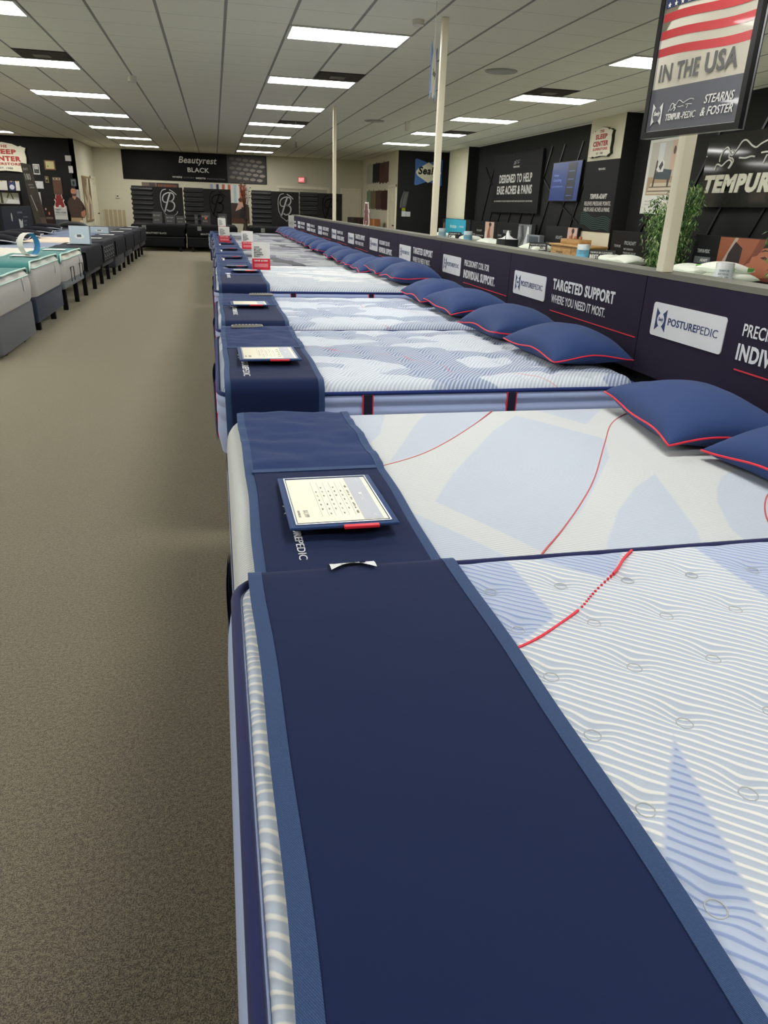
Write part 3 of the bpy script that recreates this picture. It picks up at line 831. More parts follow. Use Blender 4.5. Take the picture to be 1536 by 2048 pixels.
    if 2 <= k <= 6:
        # navy flap hanging over the foot end
        q = MB(); a0, a1 = (-0.62, -0.12) if k == 2 else (-0.40, 0.15); zt = T-0.20 if k == 2 else T-0.09
        rr = []
        for i in range(13):
            y_ = a0+(a1-a0)*i/12; e_ = math.sin(math.pi*i/12)
            rr.append([(XF[k]-x0-0.017-0.009*e_, y_, zt-0.28*j/6) for j in range(7)])
        q.grid(rr); q.grid([[(p_[0]+0.005, p_[1], p_[2]) for p_ in r__] for r__ in rr], flip=True)
        q.build('foot_flap', mat_cov_lit, root, True, 60)
    if k == 1:
        # emblem at the far edge, lying over the bend
        ys0, r_ = W+off-rc, rc+0.0075
        def onbend(x, s_):
            if s_ < 0: return (x, ys0+s_, T+0.006+0.0075)
            a = s_/rc; return (x, ys0+r_*math.sin(a), T-rc+0.006+r_*math.cos(a))
        P = []
        for i in range(17):
            t = -1+2*i/16; hh = 0.05*(0.40+0.60*abs(t)**1.3)
            P.append([onbend(0.212-t*0.048, 0.038-hh+2*hh*j/10) for j in range(11)])
        e_ = MB().grid(P, flip=True).build('printed_emblem', mat_white_print, root, True, None)
        vs_, fs_, a0, a1, b0, b1 = text_geo('Sealy', 0.03, 0.01)
        tv = []
        for v_ in vs_:
            u_ = (v_[0]-a0)/(a1-a0); w_ = (v_[1]-b0)/(b1-b0)
            q = onbend(0.248-u_*0.072-w_*0.008, 0.044-0.036*w_); k_ = 1.0+0.0012
            tv.append((q[0], q[1]+0.0004, q[2]+0.0012))
        MB().add(tv, fs_).build('emblem_script', mat_cov_d, e_)
    return root

def pouch(k, xa, xb, ya, yb, z, label, lift=0.02, detail=True):
    """price sheet in a clear window pocket with a red pull tab"""
    root = thing('sign_pouch', label, 'price sheet holder', ((xa+xb)/2, (ya+yb)/2, z), 'price sheet holders on the covers')
    hx, hy = (xb-xa)/2, (yb-ya)/2
    tilt = Matrix.Rotation(-math.atan2(lift, 2*hy), 4, 'X') @ Matrix.Identity(4)
    tr = Matrix.Translation((0, hy, 0)) @ tilt @ Matrix.Translation((0, -hy, 0.0))
    MB().rbox((-hx, -hy, 0.0), (hx, hy, 0.008), 0.003, 0, tr).build('pocket', fabric('pouch_navy', (44, 70, 118), 900, 0.15), root, True)
    fx, fy = hx-0.022, hy-0.028
    sh = MB().box((-fx, -fy, 0.008), (fx, fy, 0.0095), 0, tr).build('price_sheet', M((236, 232, 208), 0.35), root)
    MB().box((fx-0.062, -fy+0.004, 0.0095), (fx-0.012, fy-0.004, 0.0102), 0, tr).build('sheet_header', M((176, 182, 192), 0.4), sh)
    if detail:
        rm = tr @ Matrix(((0, 1, 0, 0), (-1, 0, 0, 0), (0, 0, 1, 0.0), (0, 0, 0, 1)))   # local X -> -y, Y -> +x
        mb = MB()
        for r in range(7):
            yy = -fx*0.42 + r*0.0175
            mb.box((-fy*0.80, yy, 0.0096), (fy*0.78, yy+0.0006, 0.0100), 0, rm)
            for c in range(7):
                if (r*3+c*5) % 6: text(mb, ['$549', '$699', '14"', '$899', 'QUEEN', 'KING'][(r+c) % 6], -fy*0.55+c*fy*0.20, yy+0.005, 0.012, 0.0045, 0, 0, 0, 0.0096, rm, 0.0004)
        for c, wd_ in enumerate(('TWIN', 'FULL', 'QUEEN', 'KING', 'CAL KING')):
            text(mb, wd_, -fy*0.60+c*fy*0.30, fx*0.38, 0.022, 0.006, 0, 0, 0, 0.0096, rm, 0.0004)
        text(mb, '$1,199', fy*0.50, -fx*0.82, 0.050, 0.014, 0.02, 0, 0, 0.0096, rm, 0.0004)
        text(mb, 'SAVE WITH SET', fy*0.50, -fx*0.94, 0.050, 0.006, 0.0, 0, 0, 0.0096, rm, 0.0004)
        mb.build('sheet_print', M((156, 154, 140), 0.6), sh)
        mb = MB(); mb.prism(bowtie(-0.025, fx-0.038, 0.014, 0.014), 0.0102, 0.0106, 0, rm); text(mb, 'POSTUREPEDIC', -0.012, fx-0.042, 0.05, 0.008, 0.01, 0, 0, 0.0102, rm, 0.0004)
        text(mb, 'SOFT', -fy*0.9, fx-0.032, 0.026, 0.007, 0.01, 0, 0, 0.0102, rm, 0.0004); text(mb, 'KEY', fy*0.8, fx-0.032, 0.018, 0.007, 0.01, 0, 0, 0.0102, rm, 0.0004)
        mb.build('header_print', M((236, 238, 240), 0.5), sh)
        MB().box((-hx+0.016, -hy+0.014, 0.0098), (-hx+0.020, hy-0.014, 0.0108), 0, tr).box((hx-0.020, -hy+0.014, 0.0098), (hx-0.016, hy-0.014, 0.0108), 0, tr).box((-hx+0.016, hy-0.018, 0.0098), (hx-0.016, hy-0.014, 0.0108), 0, tr).box((-hx+0.016, -hy+0.014, 0.0098), (hx-0.016, -hy+0.018, 0.0108), 0, tr).build('window_edge', M((206, 214, 220), 0.15), root)
    MB().rbox((-0.005, -hy-0.012, 0.001), (0.085, -hy+0.004, 0.009), 0.002, 0, tr).build('pull_tab', M((232, 40, 60), 0.5), root, True)
    return root

def pillow_mesh(a, b_, top, bot, n=26, pinch=0.05, seed=0):
    T_, B_ = [], []
    edge = []
    def pos(u, v):
        x = a*u*(1-pinch*(1-abs(v)**2.2)*1.0); y = b_*v*(1-pinch*(1-abs(u)**2.2)*1.0)
        return x, y
    def seam(u, v): return 0.010*math.sin(3.1*u+seed)*abs(v) + 0.008*math.sin(4.3*v+seed*1.7)*abs(u) + 0.016*(u*v)*math.sin(seed*2.3)
    for i in range(n+1):
        rt, rb_ = [], []
        for j in range(n+1):
            u = -math.cos(math.pi*i/n); v = -math.cos(math.pi*j/n)
            x, y = pos(u, v); g = max(0, (1-u*u))*max(0, (1-v*v)); h = g**0.42
            wr = 0.006*noise.noise((x*9+seed*5, y*9, seed))*min(1, g*3)
            s_ = seam(u, v)*(1-min(1, g*2.5)) + 0
            rt.append((x, y, s_+top*h+wr)); rb_.append((x, y, s_-bot*min(1, g*2.2)**0.5))
        T_.append(rt); B_.append(rb_)
    m = 20
    for i in range(m): u = -1+2*i/m; edge.append((*pos(u, -1), seam(u, -1)))
    for i in range(m): u = -1+2*i/m; edge.append((*pos(1, u), seam(1, u)))
    for i in range(m): u = 1-2*i/m; edge.append((*pos(u, 1), seam(u, 1)))
    for i in range(m): u = 1-2*i/m; edge.append((*pos(-1, u), seam(-1, u)))
    mb = MB(); mb.grid(T_); mb.grid(B_, flip=True)
    return mb, edge
mat_pillow = fabric('navy_pillow', (44, 66, 114), 1200, 0.15, 0.8, 0.06, 0.05, 0.05)
pillow_protos = {}
def pillow(kind, x, y, z, rz, label, group, sc=1.0, tilt=0.0):
    """kind: (variant, high detail)"""
    if kind not in pillow_protos:
        v, col = kind
        root = thing('pillow', 'x', 'pillow')
        if col == 'navy':
            mb, ed = pillow_mesh(0.235, 0.335, 0.125, 0.055, 26, 0.06, v)
            mb.build('pillow_body', mat_pillow, root, True, None)
            MB().tube(ed, 0.0042, 6, closed=True).build('piping', mat_red, root, True, None)
        elif col == 'black':
            mb, ed = pillow_mesh(0.33, 0.24, 0.09, 0.05, 16, 0.05, v)
            mb.build('pillow_body', fabric('black_pillow', (16, 17, 26), 900, 0.1, 0.9, 0.0), root, True, None)
            MB().tube(ed, 0.009, 5, closed=True).build('piping', M((190, 190, 196), 0.6), root, True, None)
        else:
            mb, ed = pillow_mesh(0.20, 0.33, 0.085, 0.055, 18, 0.03, v)
            mb.build('pillow_body', fabric('white_pillow', (232, 236, 224), 900, 0.1), root, True, None)
            MB().tube(ed, 0.003, 5, closed=True).build('piping', M((206, 214, 200), 0.6), root, True, None)
        pillow_protos[kind] = root; o = root
    else: o = copy_tree(pillow_protos[kind])
    o.location = (x, y, z); o.rotation_euler = (0, tilt, rz); o.scale = (sc, sc, sc)
    return tag(o, label, 'pillow', group)

for (k, y0, y1, H, kind, th) in ROW:
    nm = ORD[k-1]
    d = DESC.get(k, 'grey and pale green swirled mattress, %s bed from the camera in the navy-covered row' % nm)
    bed_mattress(k, y0, y1, H, kind, d, XF[k], XF[k]+2.03, th)
    bed_base(y0, y1, H-th, 'dark upholstered base under the %s mattress of the navy-covered row' % nm, XF[k]+0.02, XF[k]+2.0, mat_navybase if k >= 3 else mat_base)
    rx0, rx1 = (0.030, 0.470) if k == 1 else ((0.045, 0.485) if k == 2 else (XF[k]+0.03, XF[k]+0.46))
    cl = {1: 'plain smooth navy cover filling the foreground, closest bed', 2: 'navy cover holding the large readable price sheet, second bed',
          3: 'navy cover hanging down the side of the strapped quilted mattress, third bed'}.get(k, 'navy cover over the foot of the %s bed in the row' % nm)
    runner(k, y0, y1, H, cl, rx0, rx1, k != 1)
# price sheet holders
pouch(2, 0.138, 0.415, 1.592, 2.0, 0.655+0.018, 'open navy pocket with a cream price sheet and red tab, closest holder', 0.02)
pouch(3, 0.075, 0.365, 3.36, 3.78, 0.72+0.018, 'navy pocket with cream price sheet on the third bed cover', 0.018)
pouch(4, 0.075, 0.35, 5.28, 5.62, 0.73+0.018, 'navy pocket with cream price sheet on the fourth bed, behind a remote', 0.015, False)
pouch(5, 0.13, 0.40, 7.45, 7.72, 0.79+0.016, 'price sheet holder on the tall white fifth bed', 0.012, False)
for k in range(6, 13):
    _, y0, y1, H, _, _ = ROW[k-1]; yc = (y0+y1)/2
    pouch(k, 0.07+XF[k]+0.05, 0.34+XF[k]+0.05, yc-0.1, yc+0.2, H+0.016, 'small distant price sheet holder on the %s bed cover' % ORD[k-1], 0.02, False)
# pillows
for (k, y0, y1, H, kind, th) in ROW:
    yc = (y0+y1)/2
    dz = H+0.058
    A, B = (k*1.3) % 3, (k*1.3+1.7) % 3
    va, vb = (k % 3)+0.4, ((k+1) % 3)+0.4
    pa = {1: (1.77, 0.92), 2: (1.80, 2.41), 3: (1.78, 4.29), 4: (1.76, 5.86), 5: (1.77, 7.60)}.get(k, (1.75, yc+0.36))
    pb = {1: (1.77, 0.22), 2: (1.87, 1.75), 3: (1.80, 3.56), 4: (1.78, 5.16), 5: (1.78, 6.86)}.get(k, (1.77, yc-0.34))
    pillow((va, 'navy'), pa[0], pa[1], dz, math.radians(-9 if k == 2 else 4-(k*37 % 9)), 'navy pillow with red piping, farther of the two on the %s bed' % ORD[k-1], 'navy pillows with red piping')
    pillow((vb, 'navy'), pb[0], pb[1], dz, math.radians((k*53 % 9)-4), 'navy pillow with red piping, nearer of the two on the %s bed' % ORD[k-1], 'navy pillows with red piping', 0.94 if k == 3 else 1.0)
# remotes
def remote(x, y, z, rz, label):
    root = thing('remote_control', label, 'remote control', (x, y, z), 'bed remotes', rz)
    MB().rbox((-0.095, -0.022, 0), (0.095, 0.022, 0.018), 0.008).build('body', M((150, 148, 140), 0.35), root, True)
    MB().box((-0.085, -0.017, 0.018), (0.085, 0.017, 0.0195)).build('face', M((46, 46, 50), 0.4), root)
    mb = MB()
    for i in range(7):
        for j in (-0.008, 0.006): mb.box((-0.07+i*0.02, j, 0.0195), (-0.06+i*0.02, j+0.006, 0.021))
    mb.build('button', M((190, 188, 180), 0.4), root)
remote(0.155, 4.48, 0.735, math.radians(3), 'grey remote control on the far edge of the third bed cover')
remote(0.33, 6.06, 0.745, math.radians(4), 'grey remote control on the far edge of the fourth bed cover')
# red and white promo cards standing on the beds
def promo(x, y, z, rz, w_, h_, label, detail):
    root = thing('promo_card', label, 'promo card', (x, y, z), 'red and white promo cards', rz)
    fr = Matrix.Rotation(math.radians(90), 4, 'X')
    card = MB().prism([(0, 0), (w_, 0), (w_, h_*0.975), (w_*0.25, h_), (0, h_*0.985)], -0.006, 0, 0, fr).build('card', M((232, 232, 228), 0.5), root)
    MB().box((0, -0.001, 0), (w_, 0, h_*0.41), 0).build('red_band', M((214, 34, 58), 0.5), root)
    MB().box((w_*0.12, -0.0018, h_*0.10), (w_*0.88, -0.001, h_*0.23)).build('pink_box', M((234, 128, 136), 0.5), root)
    MB().box((w_*0.2, 0.0, 0), (w_*0.8, 0.09, 0.006)).build('foot', M((200, 200, 196), 0.4), root)
    def T(txt, x_, y_, ww, hh, b=0.02): return (txt, x_*w_, y_*h_, ww*w_, hh*h_, dict(bold=b, mat=fr))
    lettering(root, [T('BETTER', .12, .72, .44, .05), T('SLEEP', .12, .655, .36, .05), T('BEFORE', .12, .59, .44, .05), T('SUMMER', .12, .525, .52, .05), T('ENDS.', .12, .46, .34, .05)], INK)
    o = lettering(root, [T('SAVE $1000', .12, .30, .74, .06, 0.04)], M((244, 240, 238)), 0.002, 'offer_lettering')
    MB().box((w_*0.12, -0.0016, h_*0.80), (w_*0.42, -0.001, h_*0.835)).build('logo_bar', M((120, 122, 128), 0.5), root)
promo(0.35, 7.86, 0.800, 0.03, 0.185, 0.272, 'largest red and white sale card, standing on the tall white bed', True)
promo(0.405, 12.6, 0.742, 0.03, 0.185, 0.28, 'red and white sale card just behind the largest one', True)
promo(0.05, 14.4, 0.757, 0.03, 0.20, 0.272, 'red and white sale card left of the others on the bed feet', False)
promo(0.065, 19.6, 0.76, 0.03, 0.19, 0.32, 'smallest farthest red and white sale card at the row end', False)

# ================================================================ hanging things and things on the partition
SV = Vector((0.076, -0.539, 0)).normalized()
root = thing('hanging_sign', 'black framed flag poster hanging at the top right, reading in the USA', 'sign'); wallframe(root, (1.824, 3.14, 1.74), SV)
W_, H_ = 0.544, 0.72; t_ = 0.024
fr = MB()
for a, b_ in (((0, 0), (W_, t_)), ((0, H_-t_), (W_, H_)), ((0, t_), (t_, H_-t_)), ((W_-t_, t_), (W_, H_-t_))):
    fr.box((a[0], a[1], -0.022), (b_[0], b_[1], 0.012))
fr.build('frame', M((22, 22, 24), 0.25, 0.4), root)
lip = MB(); q = t_
for a, b_ in (((q-0.002, q-0.002), (W_-q+0.002, q+0.002)), ((q-0.002, H_-q-0.002), (W_-q+0.002, H_-q+0.002)), ((q-0.002, q), (q+0.002, H_-q)), ((W_-q-0.002, q), (W_-q+0.002, H_-q))):
    lip.box((a[0], a[1], 0.0), (b_[0], b_[1], 0.008))
lip.box((W_+0.0005, 0.0, -0.016), (W_+0.002, H_, -0.008))
lip.build('silver_lip', M((190, 192, 196), 0.2, 0.9), root)
def wavy(z0, z1, x0=t_, x1=W_-t_, n=24, amp=0.008):
    f = lambda x: amp*math.sin(x*9.5+0.6)
    up_ = [(x0+(x1-x0)*i/n, z1+f(x0+(x1-x0)*i/n)) for i in range(n+1)]
    dn = [(x0+(x1-x0)*i/n, z0+f(x0+(x1-x0)*i/n)) for i in range(n+1)]
    return dn + up_[::-1]
CR, RD, DG = (232, 228, 212), (186, 50, 56), (84, 86, 96)
items = [(rect(t_, t_, W_-2*t_, H_-2*t_), CR), (rect(t_, t_, W_-2*t_, 0.158), DG)]
z0 = 0.291
for k in range(7):
    if z0+0.028 < H_-t_-0.01: items.append((wavy(z0, z0+0.030), RD))
    z0 += 0.0605
items.append((wavy(0.458, H_-t_-0.009, t_, 0.22, 12), (42, 52, 92)))
def gloss(mesh_ob, rough=0.12):
    for i, m_ in enumerate(mesh_ob.data.materials):
        c = m_.copy(); c.node_tree.nodes['Principled BSDF'].inputs['Roughness'].default_value = rough
        c.node_tree.nodes['Principled BSDF'].inputs['Coat Weight'].default_value = 0.6; c.node_tree.nodes['Principled BSDF'].inputs['Coat Roughness'].default_value = 0.03
        mesh_ob.data.materials[i] = c
pr = polyart(root, items, 'poster', 0.0, 0.0003); gloss(pr, 0.25)
st = MB()
for i in range(5):
    for j in range(6):
        cx_, cz_ = 0.045+i*0.037+(j % 2)*0.018, 0.475+j*0.036
        if cx_ < 0.21: st.prism([(cx_+(0.010 if a % 2 == 0 else 0.004)*math.sin(a*math.pi/5), cz_+(0.010 if a % 2 == 0 else 0.004)*math.cos(a*math.pi/5)) for a in range(10)], 0.0035, 0.0042)
st.build('stars', WHITE, pr)
lettering(pr, [('IN', 0.050, 0.205, 0.072, 0.062, dict(shear=0.0, bold=0.012)), ('THE', 0.150, 0.205, 0.125, 0.062, dict(shear=0.0, bold=0.025)), ('USA', 0.305, 0.205, 0.165, 0.070, dict(bold=0.03))], M((92, 92, 92), 0.4), 0.0036)
lw = MB()
lw.prism(bowtie(0.072, 0.088, 0.060, 0.082), 0.0032, 0.0042)
text(lw, 'TEMPUR', 0.128, 0.060, 0.086, 0.024, 0.035, 0.15, 0, 0.0032); text(lw, '-PEDIC', 0.218, 0.060, 0.078, 0.024, 0.0, 0.15, 0, 0.0032)
text(lw, 'STEARNS', 0.335, 0.102, 0.145, 0.030, 0.01, 0.2, 0, 0.0032); text(lw, '& FOSTER', 0.325, 0.060, 0.165, 0.030, 0.01, 0.2, 0, 0.0032)
FIG = [[(415, 440), (412, 380), (440, 300), (490, 255), (520, 275), (545, 330), (540, 370), (550, 395), (590, 405), (615, 440), (600, 490), (575, 535)], [(550, 300), (590, 320), (600, 350), (575, 365), (550, 345)],
       [(600, 350), (640, 290), (690, 200), (740, 185), (790, 220), (840, 265), (900, 290), (960, 250), (1065, 205), (1150, 190), (1250, 230)], [(360, 550), (375, 480), (410, 475), (460, 495), (520, 440), (560, 425), (590, 450), (585, 490), (560, 535)],
       [(690, 405), (780, 415), (850, 400), (905, 408)], [(980, 365), (1065, 360), (1200, 380)], [(1030, 500), (1050, 430), (1065, 395)]]
def figure(mb, x, y, s_, wd, z=0.003, th=0.001):
    k_ = s_/850.0
    for ln in FIG: mb.ribbon(smooth_pts([(x+(p[0]-220)*k_, y+(600-p[1])*k_*0.65) for p in ln], 6), wd, z, z+th)
figure(lw, 0.118, 0.086, 0.132, 0.0022, 0.0032)
lw.build('logo_print', M((214, 214, 210), 0.4), pr)
q = MB(); q.prism(lens(0.072, 0.088, 0.048, 0.062), 0.0042, 0.0046); q.build('logo_lens', M(DG, 0.3), pr)
q = MB(); text(q, 'Sealy', 0.054, 0.079, 0.036, 0.020, 0.02, 0.25, 0, 0.0046); q.build('logo_script', M((222, 222, 218), 0.4), pr)
MB().tube([(0.05, H_, -0.005), (0.05, CEIL-1.74, -0.005)], 0.002, 5).build('hanging_wire', M((160, 160, 160), 0.3), root)
MB().tube([(W_-0.05, H_, -0.005), (W_-0.05, CEIL-1.74, -0.005)], 0.002, 5).build('hanging_wire', M((160, 160, 160), 0.3), root)

root = thing('hanging_emblem', 'thin blue and white emblem hanging by a string before the middle post', 'sign'); wallframe(root, (1.86, 6.75, 2.30), (0.42, 0.90, 0))
BLU = M((70, 108, 178), 0.4)
MB().prism(bowtie(0.10, 0.21, 0.30, 0.42), -0.006, 0).build('plate', BLU, root)
MB().prism(lens(0.10, 0.21, 0.24, 0.38), 0, 0.002).build('lens_print', M((226, 222, 204), 0.5), root)
q = MB(); text(q, 'Sealy', 0.03, 0.17, 0.15, 0.07, 0.02, 0.2, 0, 0.002); q.build('script_print', M((70, 66, 54), 0.5), root)
MB().tube([(0.10, 0.34, -0.003), (0.10, CEIL-2.30, -0.003)], 0.003, 5).build('hanging_string', M((214, 212, 200), 0.6), root)

def bear_shape(s_):
    half = [(0, .98), (.10, .97), (.15, 1.0), (.21, .98), (.20, .90), (.24, .82), (.22, .72), (.30, .68), (.34, .58), (.28, .52), (.30, .40), (.36, .22), (.34, .04), (.22, 0), (.12, .03), (.08, .16), (0, .18)]
    return [(p[0]*s_, p[1]*s_) for p in half] + [(-p[0]*s_, p[1]*s_) for p in half[::-1][1:-1]]
root = thing('bear_cutout', 'brown bear-shaped cutout with a white outline standing on the low partition', 'cutout'); wallframe(root, (2.11, 10.78, 1.192), (0.12, -0.99, 0))
MB().prism([(x*1.16, max(0, y*1.06-0.006)) for x, y in smooth_pts(bear_shape(0.30), 3, True)], -0.010, 0).build('outline_board', M((228, 220, 214), 0.6), root)
MB().prism([(x*0.94, y*0.95+0.012) for x, y in smooth_pts(bear_shape(0.30), 3, True)], 0, 0.002).build('bear_print', M((104, 58, 56), 0.5), root)
o = board('tent_card', 'plain white card at the far end of the low partition', 'card', (1.90, 20.45, 0.80), (0.97, -0.22, 0), 0.15, 0.38, 0.006, M((206, 208, 200), 0.5))
lettering(o, [('SLEEP', 0.02, 0.2, 0.09, 0.02), ('BETTER', 0.02, 0.16, 0.09, 0.02)], INK)

# ================================================================ right-hand display
o = board('wall_board', 'square black wall board reading designed to help ease aches and pains', 'sign', (6.98, 18.93, 1.43), UR, 2.95, 1.30, 0.05, M((24, 24, 25), 0.6))
lettering(o, [('DESIGNED TO HELP', 0.46, 0.66, 2.02, 0.19, dict(bold=0.03)), ('EASE ACHES & PAINS', 0.36, 0.41, 2.18, 0.19, dict(bold=0.03)), ('ALL OUR PRODUCTS RELIEVE PRESSURE POINTS AND ARE BACKED BY OUR PROMISE.', 0.2, 0.24, 2.45, 0.035), ('TEMPUR-PEDIC', 1.30, 0.98, 0.4, 0.04, dict(bold=0.02))], M((212, 212, 206), 0.6))
q = MB(); figure(q, 1.28, 1.03, 0.34, 0.008); q.build('figure_print', M((200, 200, 196), 0.6), o)
root = thing('television', 'wall television with a blue screen between the black board and the pier', 'television'); wallframe(root, (6.97, 15.42, 1.68), UR, 0.04)
MB().box((0, 0, -0.05), (1.32, 0.74, 0)).build('bezel', M((16, 16, 18), 0.3), root)
scr = MB().box((0.015, 0.015, 0), (1.305, 0.725, 0.003)).build('screen', m_emit('screen_blue', (0.0025, 0.017, 0.085), 0.8), root)
q = MB().box((0.74, 0.03, 0.003), (1.12, 0.71, 0.005)); q.build('dark_column', m_emit('screen_dark', (0.002, 0.004, 0.012), 0.6), root)
lettering(root, [('Sleep', 0.12, 0.46, 0.24, 0.06), ('Coaching', 0.12, 0.36, 0.38, 0.07), ('tips for a better rest', 0.08, 0.26, 0.5, 0.04)], m_emit('screen_text', (0.10, 0.14, 0.32), 0.8), 0.003, 'screen_text')
q = MB()
for r in range(4): q.box((0.80, 0.10+r*0.15, 0.005), (1.06, 0.115+r*0.15, 0.006))
q.build('screen_menu', m_emit('screen_menu', (0.04, 0.08, 0.2), 0.7), root)

o = board('pier_banner', 'tall black banner on the white pier below the shield-shaped store sign', 'banner', (6.752, 13.44, 1.16), UR, 1.20, 1.18, 0.006, M((22, 22, 23), 0.6))
lettering(o, [('TEMPUR-ADAPT', 0.30, 0.55, 0.62, 0.085, dict(bold=0.05, shear=0.15)), ('RELIEVES PRESSURE POINTS.', 0.12, 0.44, 0.98, 0.07, dict(bold=0.01)), ('HELPS EASE ACHES & PAINS.', 0.12, 0.34, 0.98, 0.07, dict(bold=0.01)), ('TEMPUR-PEDIC', 0.48, 1.02, 0.26, 0.035, dict(bold=0.02))], M((206, 206, 200), 0.6))
q = MB()
for r in range(7):
    q.ribbon(smooth_pts([(0.04+x*0.16, 0.30-r*0.032+0.03*math.sin(x*1.3+0.5)-0.012*x-0.0) for x in range(8)], 4), 0.012, 0.0, 0.001)
q.build('wave_print', M((34, 72, 70), 0.6), o)
def shield(s_w, s_h):
    pts = [(0, .03), (.10, .0), (.16, .05), (.24, .01), (.5, .04), (.78, .02), (.86, .0), (.90, .05), (1.0, .10), (.97, .25), (.99, .5), (.97, .70), (1.0, .84), (.93, .86), (.89, .90), (.84, .87), (.72, .95), (.5, 1.0), (.28, .95), (.16, .87), (.11, .90), (.07, .86), (.0, .84), (.03, .70), (.01, .5), (.03, .25)]
    return [(p[0]*s_w, p[1]*s_h) for p in pts]
def store_sign(origin, u, w_, h_, label, th=0.05):
    root = thing('store_sign', label, 'sign'); wallframe(root, origin, u)
    MB().prism([(x*1.03-0.015*w_, y*1.03-0.015*h_) for x, y in shield(w_, h_)], -th, 0).build('backing', M((40, 44, 34), 0.5), root)
    MB().prism(shield(w_, h_), 0, 0.008).build('face', M((232, 226, 204), 0.5), root)
    def T(t, x, y, a, b_, bold=0.05): return (t, x*w_, y*h_, a*w_, b_*h_, dict(bold=bold))
    lettering(root, [T('THE', .40, .82, .20, .09), T('SLEEP', .22, .60, .56, .17, .06), T('CENTER', .13, .36, .74, .18, .06), T('SUPERSTORE', .15, .225, .70, .09)], M((178, 60, 48), 0.6), 0.008)
    lettering(root, [T('EST. 1988', .34, .09, .32, .07, .02)], M((70, 66, 56), 0.6), 0.008, 'date_lettering')
store_sign((6.71, 13.28, 2.39), UR, 0.74, 0.47, 'small shield-shaped store sign high on the white pier above the banner')
store_sign((-6.55, 25.04, 2.06), UB, 1.24, 0.78, 'large shield-shaped store sign on the black gallery wall, cut by the left frame edge')

root = thing('framed_poster', 'white-bordered poster of a chair and rug on the black wall behind the nearest post', 'poster'); wallframe(root, (7.015, 11.8, 1.49), UR)
MB().box((0, 0, -0.02), (1.0, 1.10, 0)).build('board', M((222, 222, 214), 0.5), root)
polyart(root, [(rect(0.08, 0.28, 0.84, 0.78), (196, 192, 180)), (rect(0.08, 0.28, 0.84, 0.27), (176, 150, 118)), ([(0.10, .30), (.9, .30), (.84, .46), (.2, .46)], (206, 196, 172)),
    ([(.12, .33), (.86, .33), (.85, .35), (.13, .35)], (120, 106, 90)), ([(.16, .39), (.84, .39), (.83, .41), (.17, .41)], (120, 106, 90)), (rect(.3, .72, .16, .32), (214, 218, 216)), (rect(.66, .62, .2, .44), (206, 176, 156)),
    ([(.24, .40), (.28, .40), (.32, .78), (.28, .80)], (74, 56, 44)), ([(.66, .40), (.70, .40), (.70, .60), (.64, .60)], (74, 56, 44)), ([(.28, .52), (.72, .50), (.74, .64), (.34, .68)], (66, 78, 84)),
    ([(.30, .66), (.40, .82), (.52, .76), (.50, .62), (.36, .62)], (226, 226, 220)), ([(.36, .70), (.44, .78), (.48, .72), (.42, .64)], (60, 62, 64)), (lens(.74, .92, .07, .12), (80, 66, 46))], 'picture')
lettering(root, [('MADE FOR THE WAY YOU REST', 0.1, 0.18, 0.5, 0.02), ('SUPPORT THAT ADAPTS TO YOU', 0.1, 0.13, 0.6, 0.02)], M((176, 176, 170), 0.6))

root = thing('wall_sign', 'glossy black panel with big pale slanted lettering at the right edge', 'sign'); wallframe(root, (6.96, 10.16, 1.60), UR)
mp, tp, bp_ = new_mat('smoked_acrylic'); bp_.inputs['Base Color'].default_value = (*lin((42, 42, 40)), 1); bp_.inputs['Roughness'].default_value = 0.06
MB().box((0, 0, -0.03), (2.60, 0.93, 0)).build('acrylic_panel', mp, root)
q = MB(); text(q, 'TEMPUR', 0.05, 0.18, 1.42, 0.235, 0.06, 0.18, 0, 0.001, None, 0.012); text(q, '-PEDIC', 1.50, 0.18, 0.95, 0.235, 0.0, 0.18, 0, 0.001, None, 0.02)
q.build('lettering', M((206, 204, 186), 0.5), root)
q = MB(); figure(q, 0.05, 0.43, 1.24, 0.020, 0.001, 0.008); q.build('figure_outline', M((206, 206, 196), 0.4), root)
MB().lathe([(0.012, 0), (0.012, 0.02), (0.0, 0.022)], 10, (0.04, 0.66, 0)).build('standoff', M((200, 200, 200), 0.2, 0.9), root)

# low headboard panels with photographs
def headboard(y1, y0, label, photo=None, txt=None, top=1.215, col=(22, 22, 23), xx=6.69, art=None):
    root = thing('display_headboard', label, 'headboard panel', None or (0, 0, 0), 'low headboard panels of the right-hand display'); wallframe(root, (xx, y1, 0.0), UR)
    MB().rbox((0, 0.02, -0.05), (y1-y0, top, 0), 0.004).build('panel', M(col, 0.55), root)
    if photo:
        a, b_ = y1-photo[0], y1-photo[1]; w_ = b_-a; z0 = top-0.50
        items = [(rect(a, z0, w_, 0.49), art[0])] + [([(a+p[0]*w_, z0+p[1]*0.49) for p in pts], c) for pts, c in art[1]]
        polyart(root, items, 'photo_print')
    if txt: lettering(root, txt, M((170, 174, 172), 0.6))
    return root
SK, SK2, DK = (196, 132, 104), (158, 98, 76), (60, 44, 40)
body = [([(.2, 0), (.35, .55), (.5, .9), (.62, .9), (.58, .5), (.75, 0)], SK2), (lens(.56, .88, .3, .2), DK), ([(.0, .0), (.3, .2), (.2, .6), (0, .5)], (226, 214, 204))]
body2 = [([(.1, 0), (.3, .5), (.2, .95), (.4, .95), (.5, .4)], (60, 62, 64)), ([(.4, 0), (.62, .5), (.7, .95), (.8, .9), (.95, 0)], (226, 228, 230)), ([(.0, .3), (.2, .5), (.1, .9), (0, .9)], (150, 152, 154))]
